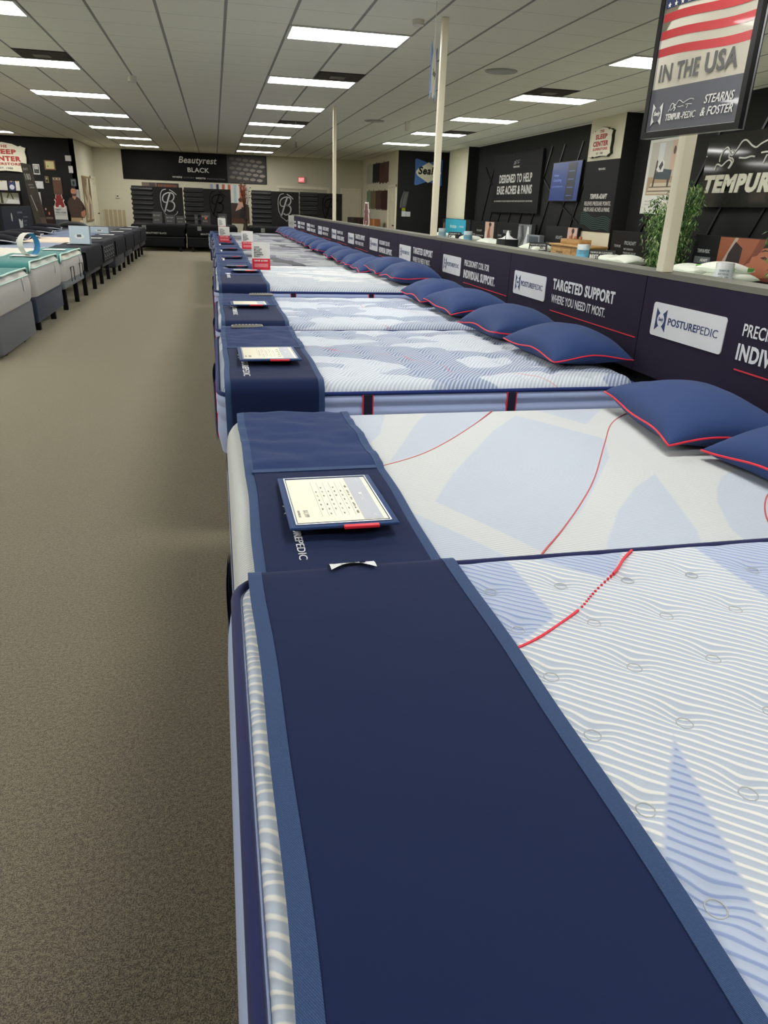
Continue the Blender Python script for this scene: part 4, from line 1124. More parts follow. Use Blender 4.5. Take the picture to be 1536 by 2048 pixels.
headboard(22.2, 19.62, 'bright cyan headboard panel beside the far white pier', (22.15, 21.9), [('COOLING', 0.9, 0.95, 0.7, 0.09)], 1.22, (40, 42, 46), 6.69, ((60, 50, 48), [(lens(.5, .5, .5, .6), SK)]))
MB().box((0.33, 0.5, 0), (2.22, 1.21, 0.004)).build('cyan_print', M((70, 186, 214), 0.4), bpy.data.objects['display_headboard'])
lettering(bpy.data.objects['display_headboard'], [('breeze', 0.8, 0.98, 0.6, 0.10), ('COOLER SLEEP', 1.65, 1.0, 0.4, 0.05)], WHITE, 0.0045, 'cyan_lettering')
headboard(19.50, 17.62, 'low black headboard panel with a skin-toned photo, right of the cyan one', (18.43, 17.80), [('TEMPUR', 0.1, 0.86, 0.25, 0.04), ('PROADAPT', 0.45, 0.96, 0.4, 0.05), ('NEXT GENERATION PRESSURE RELIEF', 0.42, 0.85, 0.55, 0.03)], 1.215, (22, 22, 23), 6.69, ((206, 176, 156), body))
headboard(17.60, 15.30, 'low black headboard panel with a grey photo, under the square board', (16.23, 15.50), [('TEMPUR', 0.1, 0.9, 0.25, 0.04), ('PROBREEZE', 0.45, 0.98, 0.5, 0.07), ('ADVANCED COOLING COMFORT ALL NIGHT', 0.45, 0.86, 0.75, 0.03)], 1.215, (22, 22, 24), 6.69, ((120, 122, 124), body2))
headboard(14.75, 13.30, 'low black headboard panel with a pink photo, under the television', (13.74, 13.34), [('TEMPUR', 0.08, 0.86, 0.2, 0.04), ('ADAPT', 0.5, 0.98, 0.3, 0.06), ('GO-TO PRESSURE RELIEF', 0.42, 0.85, 0.5, 0.03)], 1.215, (32, 32, 34), 6.69, ((214, 180, 166), body))
headboard(12.02, 10.60, 'plain low black headboard panel just left of the nearest post', None, [('TEMPUR', 0.12, 0.95, 0.22, 0.04), ('PROADAPT', 0.45, 1.0, 0.36, 0.06), ('NEXT GENERATION', 0.45, 0.92, 0.3, 0.03), ('PRESSURE RELIEF', 0.45, 0.86, 0.4, 0.03)], 1.21, (20, 18, 18), 6.69)
hb = headboard(9.66, 8.00, 'low headboard panel with a large sleeping face photo at the right edge', (9.10, 8.02), [('TEMPUR-PEDIC', 0.10, 1.00, 0.28, 0.05, dict(bold=0.03))], 1.235, (30, 31, 31), 6.69,
    ((150, 88, 62), [([(0, 0), (.10, 0), (.34, 1), (.28, 1)], (176, 160, 148)), ([(.12, 0), (.42, 0), (.44, .75), (.30, .9), (.2, .6)], (46, 38, 40)), ([(.16, .0), (.40, .0), (.42, .18), (.30, .22)], (92, 76, 88)), ([(.55, 0), (1, 0), (1, 1), (.72, 1), (.62, .6), (.5, .3)], (118, 66, 50)),
     ([(.5, .22), (.56, .36), (.62, .42), (.64, .56), (.72, .60), (.80, .78), (1.0, .86), (1.0, .12), (.8, .05), (.6, .10)], (178, 110, 82)), ([(.52, .26), (.6, .30), (.66, .28), (.6, .22)], (120, 52, 44)), ([(.78, .56), (.86, .60), (.92, .54), (.86, .51)], (64, 38, 32)), ([(.74, .68), (.84, .76), (.94, .72), (.84, .72)], (54, 34, 28)), ([(.80, .78), (1, .86), (1, 1), (.84, 1)], (36, 26, 24))]))
lettering(MB().box((0.06, 0.86, 0), (0.42, 0.95, 0.003)).build('model_plate', M((112, 118, 120), 0.5), hb), [('ADAPT', 0.2, 0.885, 0.17, 0.04, dict(bold=0.03))], WHITE, 0.003)

mat_wm = fabric('white_mattress', (222, 230, 220), 700, 0.15)
def display_bed(y0, y1, label, H=0.72, x0=4.70, x1=6.60):
    root = thing('mattress', label, 'mattress', (x0, (y0+y1)/2, 0.42), 'white mattresses of the right-hand display')
    W = (y1-y0)/2; L = x1-x0; T = H-0.42
    MB().grid(top_surface(0, L, -W, W, T, 0.06, 0.06, 0.1, 0.15)).build('top_panel', mat_wm, root, True, None)
    ol = outline(0, L, -W, W, 0.10)
    side_mesh(MB(), ol, [(0, T-0.061), (0.004, T-0.1), (0.003, 0.01), (-0.005, 0)]).build('side_border', M((206, 212, 208), 0.8), root, True)
    b = thing('bed_base', 'grey base under the ' + label, 'bed base', (x0, (y0+y1)/2, 0), 'bases of the right-hand display beds')
    b['label'] = ' '.join(b['label'].split()[:16])
    MB().rbox((0.02, -W+0.02, 0.14), (L-0.02, W-0.02, 0.42), 0.02).build('platform', mat_base, b, True)
    for lx in (0.12, L-0.12):
        for ly in (-W+0.15, W-0.15): MB().rbox((lx-0.03, ly-0.03, 0), (lx+0.03, ly+0.03, 0.14), 0.006).build('leg', mat_leg, b, True)
for (a, b_, lb) in ((20.0, 21.7, 'white mattress before the cyan headboard'), (17.75, 19.35, 'white mattress before the skin-toned photo panel'), (15.55, 17.15, 'white mattress before the grey photo panel'),
                    (13.55, 15.10, 'white mattress before the pink photo panel under the television'), (10.40, 11.98, 'white mattress left of the nearest post'), (7.78, 9.45, 'white mattress before the sleeping face photo'), (5.6, 7.25, 'white mattress beyond the right frame edge')):
    display_bed(a, b_, lb)
PG = 'pillows on the right-hand display beds'
for (x, y, z, rz, v, lb) in ((6.3, 20.9, .78, 0.1, 0.4, 'white pillow under the cyan headboard, farthest on the display'), (6.3, 18.95, .78, 0.2, 2.4, 'black banded white pillow left of the cyan headboard edge'), (6.3, 18.15, .79, -0.1, 0.4, 'white pillow behind the farthest blue canister'),
        (6.3, 17.0, .78, 0.1, 1.4, 'low white pillow before the grey photo panel, left one'), (6.28, 16.2, .79, -0.1, 0.4, 'white pillow just left of the black tissue box'),
        (6.3, 14.25, .80, 0.0, 1.4, 'large cream pillow behind the best seller sign'), (6.35, 11.45, .78, 0.1, 0.4, 'white pillow right of the wooden nightstand'), (6.30, 10.70, .80, -0.1, 1.4, 'white pillow touching the left side of the nearest post'),
        (6.33, 9.10, .79, 0.05, 0.4, 'white pillow right of the nearest post, below the leafy plant'), (6.28, 8.36, .865, 0.0, 3.4, 'cream pillow with green corners below the sleeping face'), (6.33, 8.30, .775, 0.0, 0.4, 'flat white pillow under the green-cornered one'), (6.3, 6.9, .79, 0.0, 0.4, 'white pillow cut off by the right frame edge')):
    s_ = 1.15 if 'large' in lb else 1.0
    p_ = pillow((v, 'white'), x, y, z, rz, lb, PG, s_)
    if 'green' in lb and 'cream' in lb:
        q = MB()
        for sx in (-1, 1):
            for sy in (-1, 1): q.prism([(sx*0.185, sy*0.325), (sx*0.185, sy*0.20), (sx*0.09, sy*0.325)], -0.012, 0.030)
        q.build('green_corner', M((110, 176, 84), 0.6), p_)
    if 'banded' in lb: MB().rbox((-0.2, -0.12, -0.05), (0.2, 0.10, 0.092), 0.03).build('black_band', M((26, 28, 32), 0.6), p_, True)
def canister(x, y, label, body, band, txt, h=0.26, r=0.105):
    root = thing('canister', label, 'canister', (x, y, 0.721), 'round display canisters')
    MB().lathe([(r*0.96, 0), (r, 0.01), (r, h-0.01), (r*0.97, h), (0.001, h)], 28).build('drum', M(body, 0.3), root, True)
    MB().lathe([(r+0.0015, 0.03), (r+0.0015, h*0.68)], 28).build('wrap', M(band, 0.4), root, True)
    q = MB()
    for i, t in enumerate(txt):
        mt = Matrix.Translation((0, 0, h*(0.58-0.16*i))) @ Matrix.Rotation(math.radians(-38), 4, 'Z') @ Matrix.Translation((0, -r-0.003, 0)) @ Matrix.Rotation(math.radians(90), 4, 'X')
        text(q, t, -0.06, 0, 0.12, 0.022, 0.02, 0, 0, 0, mt)
    q.build('lettering', M((120, 130, 140), 0.5), root)
canister(6.05, 11.75, 'blue and white canister in front of the wooden nightstand', (206, 216, 220), (104, 178, 214), ('COOLING', 'PILLOW'))
canister(6.05, 17.85, 'pale blue canister among the far pillows', (206, 220, 226), (128, 186, 206), ('COOLING', 'PILLOW'))
canister(6.05, 19.5 + 0.55, 'small clear blue canister beside the middle post', (200, 216, 222), (170, 206, 220), ('COOLING', 'PILLOW'))
canister(6.02, 8.0, 'white canister in front of the green-cornered pillow', (222, 224, 226), (212, 215, 220), ('TEMPUR', 'MATERIAL', 'CUP'), 0.24)
def wedge(x, y, label, l1, l2, w_=0.36, h_=0.20):
    root = thing('tabletop_sign', label, 'sign', (0, 0, 0), 'small black signs on the right-hand mattresses'); wallframe(root, (x, y, 0.722), (0.80, -0.60, 0), 0.25)
    MB().box((0, 0, -0.012), (w_, h_, 0)).build('face', M((22, 24, 24), 0.4), root)
    MB().prism([(0, 0), (w_, 0), (w_, h_*0.9), (0, h_*0.9)], -0.02, -0.013).build('backing', M((30, 30, 30), 0.5), root)
    lettering(root, [(l1, 0.02, h_*0.70, w_*0.86, 0.028), (l2, 0.02, h_*0.30, w_*0.88, 0.062, dict(bold=0.04))], M((214, 214, 206), 0.5))
wedge(6.02, 14.0, 'small black best seller sign on the mattress under the television', 'TEMPUR 88 CUSTOMER', 'BEST SELLER')
wedge(6.02, 11.5, 'small black sign beside the blue canister, left of the nearest post', 'TEMPUR 88 CUSTOMER', 'BEST SELLER', 0.42)
wedge(6.0, 19.35, 'small black sign with pale bars beside the middle post', 'TEMPUR', 'COOL')
root = thing('tissue_box', 'black box with a white tissue peak among the far pillows', 'box', (6.1, 15.35, 0.722), None, 0.2)
MB().rbox((-0.17, -0.17, 0), (0.17, 0.17, 0.19), 0.01).build('box', M((26, 27, 30), 0.4), root, True)
MB().lathe([(0.22, 0.191), (0.12, 0.21), (0.05, 0.26), (0.015, 0.36)], 9).build('tissue', M((232, 234, 232), 0.8), root, True)
MB().rbox((-0.175, -0.178, 0.0), (-0.160, -0.172, 0.30), 0.002).build('divider', M((18, 18, 18), 0.4), root)
root = thing('photo_box', 'small grey picture box on the bed under the television', 'box', (6.52, 14.85, 0.722), None, 0.1)
MB().rbox((-0.06, -0.26, 0), (0.06, 0.26, 0.30), 0.012).build('box', M((120, 126, 132), 0.3), root, True)
MB().box((-0.063, -0.22, 0.10), (-0.060, 0.16, 0.27)).build('picture', M((70, 78, 86), 0.3), root)
mw = m_wood('pale_oak', (196, 156, 100), (172, 130, 78))
root = thing('nightstand', 'wooden nightstand with a drawer below the pier banner', 'nightstand', (6.45, 12.75, 0))
MB().rbox((-0.25, -0.60, 0.06), (0.25, 0.62, 0.90), 0.01).build('body', mw, root, True)
MB().rbox((-0.28, -0.63, 0.90), (0.26, 0.65, 0.935), 0.008).build('top', m_wood('oak_top', (214, 172, 112), (190, 148, 92)), root, True)
d = MB().rbox((-0.265, -0.25, 0.68), (-0.25, 0.55, 0.86), 0.004).build('drawer', m_wood('oak_drawer', (206, 166, 110), (184, 142, 88)), root)
MB().rbox((-0.285, 0.06, 0.79), (-0.265, 0.30, 0.81), 0.004).build('drawer_handle', M((120, 88, 50), 0.5), d)
for sx in (-0.22, 0.22):
    for sy in (-0.55, 0.57): MB().box((sx-0.03, sy-0.03, 0), (sx+0.03, sy+0.03, 0.06)).build('foot', mw, root)
root = thing('wooden_tray', 'small wooden block tray of samples on top of the nightstand', 'tray', (6.40, 12.80, 0.936))
MB().rbox((-0.12, -0.40, 0), (0.12, 0.35, 0.09), 0.006).build('tray', mw, root, True)
for i in range(3): MB().lathe([(0.03, 0), (0.032, 0.03), (0.02, 0.05), (0.001, 0.052)], 12, (0, -0.2+i*0.2, 0.09)).build('sample', M((180, 120, 90), 0.6), root, True)

# leafy artificial trees
def leafy_tree(x, y, label, seed, h0=0.55, h1=1.9, rad=0.36, n=1500):
    rnd = random.Random(seed)
    root = thing('potted_tree', label, 'plant', (x, y, 0), 'leafy artificial trees')
    MB().lathe([(0.12, 0), (0.15, 0.02), (0.17, 0.28), (0.18, 0.30), (0.16, 0.30), (0.15, 0.27), (0.001, 0.27)], 20).build('pot', M((40, 34, 30), 0.5), root, True)
    tr = MB(); tips = []
    for b in range(9):
        a = rnd.uniform(0, 2*math.pi); r = rnd.uniform(0.08, rad*0.8); z1 = rnd.uniform(h0+0.3, h1)
        pts = [(0.02*math.cos(a), 0.02*math.sin(a), 0.26), (0.04*math.cos(a), 0.04*math.sin(a), 0.7), (r*0.6*math.cos(a), r*0.6*math.sin(a), (0.7+z1)/2), (r*math.cos(a), r*math.sin(a), z1)]
        sp_ = smooth_pts(pts, 5); tr.tube(sp_, [0.014*(1-0.7*i/len(sp_)) for i in range(len(sp_))], 5); tips += sp_[6:]
    tr.build('stem', M((96, 78, 56), 0.8), root, True)
    mb = MB()
    for i in range(n):
        c = tips[rnd.randrange(len(tips))]; a = rnd.uniform(0, 2*math.pi)
        z = c[2] + rnd.uniform(-0.16, 0.12); d_ = rnd.uniform(0, 0.2)
        px, py = c[0]+d_*math.cos(a), c[1]+d_*math.sin(a); z = max(h0, min(h1+0.04, z-d_*0.5))
        px = min(px, 0.26)
        L = rnd.uniform(0.05, 0.085); wd = L*0.32
        m_ = Matrix.Translation((px, py, z)) @ Matrix.Rotation(rnd.uniform(0, 6.28), 4, 'Z') @ Matrix.Rotation(rnd.uniform(0.2, 1.3), 4, 'Y') @ Matrix.Rotation(rnd.uniform(-0.7, 0.7), 4, 'X')
        mb.add([(0, 0, 0), (L*.4, wd*.5, -.002), (L, 0, -.012), (L*.4, -wd*.5, -.002), (L*.4, 0, .004)], [(0, 4, 1), (4, 2, 1), (0, 3, 4), (4, 3, 2)], rnd.choice((0, 0, 0, 1, 1, 2)), m_)
    mb.build('foliage', [M((60, 98, 46), 0.45), M((100, 138, 66), 0.45), M((168, 186, 128), 0.45)], root)
leafy_tree(6.40, 9.86, 'leafy green tree just right of the nearest post before the glossy lettered panel', 5, 0.55, 1.90, 0.50, 8000)
leafy_tree(6.72, 7.53, 'leafy green tree cut off by the right frame edge', 9, 0.6, 1.75, 0.52, 5000)

# black wall facing the camera, far right
root = thing('wall_logo', 'blue and cream bow-tie wall emblem on the far black wall', 'sign'); wallframe(root, (5.93, 22.88, 2.10), UB)
BL2 = M((62, 104, 170), 0.5)
MB().prism([(0.0, 0.03), (0.04, 0.0), (0.12, 0.02), (0.42, 0.12), (0.74, 0.02), (0.82, 0.0), (0.86, 0.03), (0.845, 0.36), (0.86, 0.70), (0.82, 0.73), (0.74, 0.71), (0.42, 0.62), (0.12, 0.71), (0.04, 0.73), (0, 0.70), (0.015, 0.36)], -0.01, 0.03).build('bow_tie', BL2, root)
MB().prism([(0.05, 0.40), (0.10, 0.46), (0.42, 0.64), (0.74, 0.46), (0.80, 0.40), (0.82, 0.36), (0.80, 0.32), (0.74, 0.26), (0.42, 0.08), (0.10, 0.26), (0.05, 0.32), (0.03, 0.36)], 0.03, 0.04).build('lens', M((222, 218, 190), 0.5), root)
q = MB(); text(q, 'Sealy', 0.09, 0.24, 0.60, 0.28, 0.035, 0.15, 0, 0.04); q.build('script_lettering', M((24, 24, 26), 0.5), root)
root = thing('wall_terminal', 'dark slim terminal mounted tilted at the corner of the far black wall', 'terminal'); wallframe(root, (5.50, 22.70, 1.46), (0.9, 0.43, 0), 0.0)
MB().prism([(0.0, 0.0), (0.20, 0.02), (0.30, 0.46), (0.12, 0.46), (0.02, 0.20)], -0.05, 0.0).build('body', M((84, 84, 82), 0.35), root)
MB().prism([(0.04, 0.04), (0.17, 0.05), (0.25, 0.42), (0.14, 0.42)], 0.0, 0.004).build('screen', M((112, 112, 110), 0.15), root)
MB().box((0.14, 0.48, -0.15), (0.36, 0.50, -0.02)).build('bracket', M((40, 40, 40), 0.4), root)
for i, (x, z, w_, h_, c, lb) in enumerate(((5.58, 1.38, 0.11, 0.085, (214, 220, 40), 'yellow sticky note on the far black wall'), (5.58, 1.22, 0.13, 0.15, (206, 210, 210), 'white paper under the yellow sticky note, left one'), (5.715, 1.22, 0.14, 0.14, (196, 200, 200), 'white paper beside another under the yellow note, right one'))):
    board('wall_note', lb, 'note', (x, 22.898, z), UB, w_, h_, 0.003, M(c, 0.6))
MB().rbox((0,0,0),(0.01,0.01,0.01)).build('tmp', WHITE); bpy.data.objects.remove(bpy.data.objects['tmp'])

# alcove at the back right: swatches and cartons
for i, (a, b_, z0, z1, c, lb) in enumerate(((27.65, 26.62, 2.24, 2.81, (190, 188, 176), 'white hanging swatch panel, upper row'), (26.58, 25.55, 2.24, 2.81, (44, 44, 48), 'charcoal hanging swatch panel, upper row'), (25.5, 24.15, 2.20, 2.79, (82, 52, 42), 'wide brown hanging swatch panel, upper row'),
        (27.55, 26.85, 1.42, 1.98, (128, 140, 118), 'grey-green hanging swatch panel, lower row'), (26.8, 26.0, 1.42, 1.97, (120, 106, 74), 'olive hanging swatch panel, lower row'), (25.95, 25.1, 1.41, 1.97, (78, 48, 40), 'brown hanging swatch panel, lower row middle'), (25.05, 24.16, 1.40, 1.96, (66, 38, 34), 'dark red-brown hanging swatch panel, lower row by the door'))):
    o = board('swatch_panel', lb, 'swatch', (5.40, a, z0), UR, a-b_, z1-z0, 0.018, M(c, 0.7), 0, 'swatch panels in the back alcove')
    MB().tube([((a-b_)/2-0.05, z1-z0, -0.01), ((a-b_)/2, z1-z0+0.04, -0.01), ((a-b_)/2+0.05, z1-z0, -0.01)], 0.006, 5).build('hanger', M((120, 118, 110), 0.4), o)
    q = MB()
    for k in range(3): q.box((0.06+k*(a-b_-0.2)/2.5, -0.03, -0.014), (0.06+k*(a-b_-0.2)/2.5+0.14, 0, -0.004))
    q.build('clip_tab', M(c, 0.6), o)
root = thing('work_table', 'table with cartons on it below the swatches in the back alcove', 'table', (4.95, 25.9, 0))
MB().rbox((-0.4, -1.9, 0.74), (0.4, 1.9, 0.78), 0.01).build('tabletop', M((190, 188, 180), 0.4), root)
for sx in (-0.34, 0.34):
    for sy in (-1.8, 1.8): MB().tube([(sx, sy, 0), (sx, sy, 0.74)], 0.02, 8).build('leg', M((90, 90, 90), 0.4), root)
for (x, y, w_, d_, h_, c, lb) in ((4.95, 26.9, 0.5, 1.3, 0.32, (62, 50, 40), 'dark brown carton at the far end of the alcove table'), (4.95, 25.6, 0.5, 1.0, 0.30, (56, 44, 36), 'dark carton in the middle of the alcove table'), (4.98, 24.5, 0.45, 0.6, 0.32, (150, 98, 58), 'orange-brown carton nearest on the alcove table')):
    o = MB().rbox((-w_/2, -d_/2, 0), (w_/2, d_/2, h_), 0.006).build('carton', M(c, 0.8), None, True); o.location = (x, y, 0.781); tag(o, lb, 'box', 'cartons on the alcove table')
    MB().box((-0.03, -d_/2-0.001, 0.02), (0.03, d_/2+0.001, h_+0.001)).build('tape', M(tuple(int(v*1.25) for v in c), 0.5), o)

# ================================================================ back wall
root = thing('wall_banner', 'long black banner with cursive lettering high on the back wall', 'banner'); wallframe(root, (-3.03, YB-0.02, 2.08), UB)
MB().box((0, 0, -0.015), (4.94, 0.925, 0)).build('banner_sheet', M((12, 12, 13), 0.55), root)
q = MB(); rnd = random.Random(4)
q2 = [(rect(3.55, 0.01, 1.37, 0.905), (52, 48, 44))]
for r in range(6):
    for c_ in range(6):
        x, y = 3.72+c_*0.24+(r % 2)*0.1, 0.80-r*0.15-c_*0.02
        if x+0.12 < 4.9 and y > 0.07 and y < 0.86 and x-0.12 > 3.5:
            f = max(0, min(1, (x-3.5)/1.3*0.7 + (0.8-y)*0.4))
            v = int(70+110*f); q2.append((lens(x, y, 0.22, 0.10, 12), (v, int(v*0.94), int(v*0.86))))
polyart(root, q2, 'cushion_print', 0.001, 0.0002)
lettering(root, [('Beautyrest', 1.88, 0.52, 1.28, 0.27, dict(bold=0.02, shear=0.22)), ('BLACK', 2.18, 0.30, 0.74, 0.15, dict(bold=0.02)), ('WHERE', 1.64, 0.10, 0.34, 0.055, dict(bold=0.02)), ('MEETS', 2.45, 0.09, 0.33, 0.055, dict(bold=0.02))], M((222, 222, 216), 0.5))
lettering(root, [('LUXURY', 2.03, 0.095, 0.37, 0.052), ('INNOVATION', 2.83, 0.085, 0.62, 0.052)], M((110, 110, 108), 0.5), 0.001, 'faint_lettering')
# posters low on the back wall
root = thing('wall_poster', 'striped brown poster partly hidden behind the left ribbed panel', 'poster'); wallframe(root, (-2.44, YB-0.02, 0.8), UB)
MB().box((0, 0, -0.015), (1.25, 1.20, 0)).build('board', M((60, 50, 44), 0.6), root)
polyart(root, [(rect(0.0, 0.6, 0.5, 0.6), (118, 100, 88)), (rect(0.25, 0.6, 0.2, 0.6), (70, 60, 54))] + [(rect(0.55+i*0.05, 0.3, 0.022, 0.85), (168, 96, 58)) for i in range(13)], 'picture')
root = thing('wall_poster', 'poster of a person on a dark sofa before striped curtains', 'poster'); wallframe(root, (-0.12, YB-0.02, 0.76), UB)
MB().box((0, 0, -0.015), (1.36, 1.28, 0)).build('board', M((70, 52, 44), 0.6), root)
it = [(rect(0.0, 0.55, 1.36, 0.73), (212, 208, 200))]
for i, c in enumerate([(160, 170, 190), (212, 208, 200), (60, 64, 84), (222, 218, 208), (190, 92, 62), (226, 222, 212), (190, 92, 62), (222, 218, 208), (168, 200, 206), (222, 218, 208), (186, 86, 58), (196, 96, 66), (214, 196, 180)]):
    it.append((rect(0.02+i*0.102, 0.55, 0.09, 0.72), c))
it += [(rect(0.0, 0.0, 1.36, 0.30), (92, 58, 46)), ([(0.5, .18), (1.32, .14), (1.34, .62), (1.16, .66), (0.56, .68)], (66, 50, 48)), ([(.86, .40), (1.0, .72), (1.1, .70), (1.24, .54), (1.10, .50)], (214, 168, 146)), (lens(1.05, .78, .13, .15), (70, 42, 34)), ([(1.0, .2), (1.1, .56), (1.26, .46), (1.2, .1)], (38, 36, 44))]
polyart(root, it, 'picture')
root = thing('exit_sign', 'red lit exit sign above the double door on the back wall', 'exit sign'); wallframe(root, (3.02, YB-0.06, 2.18), UB)
MB().rbox((0, 0, -0.05), (0.30, 0.21, 0), 0.01).build('housing', M((196, 188, 160), 0.5), root)
MB().box((0.02, 0.02, 0), (0.24, 0.19, 0.003)).build('face', m_emit('exit_face', (0.9, 0.10, 0.12), 0.35), root)
lettering(root, [('EXIT', 0.04, 0.05, 0.18, 0.11, dict(bold=0.04))], m_emit('exit_letters', (1.0, 0.35, 0.35), 0.8), 0.003)
root = thing('thermostat', 'small white thermostat on the back wall above the floor grille', 'thermostat'); wallframe(root, (-3.36, YB-0.002, 1.45), UB)
MB().rbox((0, 0, 0), (0.15, 0.13, 0.03), 0.01).build('body', M((218, 214, 198), 0.5), root); MB().box((0.05, 0.05, 0.03), (0.10, 0.09, 0.033)).build('display', M((50, 50, 48), 0.3), root)
root = thing('return_grille', 'tall cream return air grille low on the back wall', 'air grille'); wallframe(root, (-3.83, YB-0.002, 0.16), UB)
MB().box((0, 0, 0), (0.74, 0.92, 0.012)).build('backing', M((190, 176, 142), 0.6), root)
for i in range(5): MB().box((0.01+i*0.15, 0.0, 0.012), (0.045+i*0.15, 0.92, 0.022)).build('bar', M((214, 206, 182), 0.5), root)
q = MB()
for i in range(22): q.box((0.0, 0.02+i*0.041, 0.012), (0.66, 0.028+i*0.041, 0.017))
q.build('louver', M((190, 180, 152), 0.6), root)

# headboards of the black beds: ribbed left half, flat right half with a crest
mat_sil = M((190, 192, 196), 0.22, 0.85); mat_dkg = M((22, 22, 23), 0.12, 0.6)
def crest(mb, x, y, s_):
    L = lambda pts, wd: mb.ribbon(smooth_pts([(x+p[0]*s_, y+p[1]*s_) for p in pts], 5), [w_*s_ for w_ in wd] if isinstance(wd, list) else wd*s_, 0.0, 0.014)
    L([(-.12, 1.0), (-.36, .92), (-.50, .62), (-.50, .2), (-.46, -.1), (-.30, -.42)], 0.045)
    L([(.08, .98), (.35, .82), (.5, .68)], 0.05)
    L([(-.34, -.42), (-.05, -.62), (.05, -.70), (.12, -.62), (.42, -.46), (.5, -.30)], 0.045)
    L([(.12, .80), (-.02, .45), (-.14, .10), (-.28, -.30), (-.36, -.40)], 0.10)
    L([(-.14, .22), (-.30, .24), (-.38, .42), (-.28, .66), (.02, .80), (.28, .74), (.34, .54), (.22, .34), (.02, .30)], 0.07)
    L([(.04, .30), (.26, .24), (.34, .04), (.24, -.20), (.02, -.30), (-.16, -.22)], 0.085)
def ribbed_panel(x0, x1, label, bright, split=0.42, z1=1.83):
    root = thing('ribbed_headboard', label, 'headboard panel'); wallframe(root, (x0, 26.02, 0), UB)
    w_ = x1-x0; q = MB(); n = 9
    for i in range(n):
        z = z1*0.3 + (z1-z1*0.3)*i/n; hh = (z1-z1*0.3)/n
        q.prism([(0, 0), (hh*0.55, 0), (hh*0.55, 0.0)], 0, 0) if False else None
        q.rbox((0.0, z+hh*0.08, -0.03), (w_*split, z+hh*0.62, 0.05), 0.02); q.box((0.03, z+hh*0.6, -0.03), (w_*split, z+hh*1.08, 0.0))
    q.build('ribs', M((26, 26, 27), 0.35), root, True)
    MB().box((0.02, 0, -0.08), (w_, z1, -0.031)).box((w_*split, 0.0, -0.03), (w_, z1, 0.02)).build('flat_panel', M((38, 36, 34), 0.5), root)
    q = MB(); crest(q, w_*0.72, z1-0.56, 0.50); 
    o = q.build('crest', mat_sil if bright else mat_dkg, root); o.location = (0, 0, 0.021)
    return root
ribbed_panel(-2.58, -0.98, 'ribbed black headboard with a bright silver crest, leftmost at the back', True)
ribbed_panel(-0.96, 0.54, 'ribbed black headboard with a dark crest left of the sofa poster', False)
ribbed_panel(1.20, 2.78, 'ribbed black headboard with a bright silver crest below the exit sign', True)
ribbed_panel(2.80, 4.24, 'ribbed black headboard with a dark crest left of the panelled door', False)
mat_bb = fabric('black_bed', (13, 14, 16), 600, 0.15, 0.9, 0.0)
def black_bed(x0, x1, label):
    root = thing('black_bed', label, 'bed', ((x0+x1)/2, 24.9, 0), 'black beds at the back'); W = (x1-x0)/2
    MB().rbox((-W, -1.0, 0.42), (W, 1.0, 0.77), 0.07).build('mattress', mat_bb, root, True)
    MB().rbox((-W+0.02, -0.98, 0.14), (W-0.02, 0.98, 0.415), 0.03).build('base', M((20, 20, 23), 0.7), root, True)
    for sx in (-1, 1):
        for yy in (-0.85, 0.85): MB().box((sx*(W-0.15)-0.04, yy-0.04, 0), (sx*(W-0.15)+0.04, yy+0.04, 0.14)).build('leg', mat_leg, root)
    mt = Matrix.Translation((0, -1.0, 0)) @ Matrix.Rotation(math.radians(90), 4, 'X')
    q = MB(); text(q, 'BEAUTYREST BLACK', -0.35, 0.50, 0.6, 0.05, 0.02, 0, 0, 0.001, mt); q.build('front_lettering', M((170, 170, 166), 0.5), root)
    MB().box((-W+0.32, -1.004, 0.62), (-W+0.44, -1.0, 0.74)).build('label_tag', M((120, 120, 118), 0.5), root)
    MB().box((-W, -1.012, 0.40), (W, -0.98, 0.418)).build('seam_band', M((50, 50, 52), 0.5), root)
black_bed(-2.47, -0.93, 'black bed below the leftmost bright silver crest'); black_bed(-0.86, 0.66, 'black bed beyond the end of the aisle, second from the left')
black_bed(1.05, 2.6, 'black bed behind the far end of the navy-covered row'); black_bed(2.68, 4.2, 'black bed before the dark crest nearest the panelled door')
def placard(x, y, w_, h_, label, c=(46, 45, 44), lines=('BEAUTYREST', 'BLACK')):
    o = board('placard', label, 'placard', (x, y, 0.775), UB, w_, h_, 0.03, M(c, 0.4), 0.1, 'dark placards on the black beds')
    lettering(o, [(lines[0], w_*0.12, h_*0.62, w_*0.7, h_*0.14), (lines[1], w_*0.2, h_*0.25, w_*0.5, h_*0.12)], M((160, 158, 152), 0.5))
placard(-1.85, 24.3, 0.28, 0.34, 'narrow upright placard on the leftmost black bed'); placard(-1.5, 24.5, 0.3, 0.26, 'placard in the middle of the leftmost black bed'); placard(-1.16, 24.3, 0.26, 0.24, 'placard at the right side of the leftmost black bed')
placard(-0.42, 24.3, 0.28, 0.36, 'placard with a glowing copper image on the second black bed', (38, 34, 34)); placard(0.10, 24.4, 0.26, 0.34, 'placard near the sale cards on the second black bed')
placard(-0.62, 24.6, 0.10, 0.28, 'slim dark placard beside the copper image placard')
q = MB(); q.prism(lens(0.14, 0.20, 0.07, 0.09), 0.001, 0.003); q.build('copper_print', M((190, 110, 70), 0.5), bpy.data.objects['placard.003'])
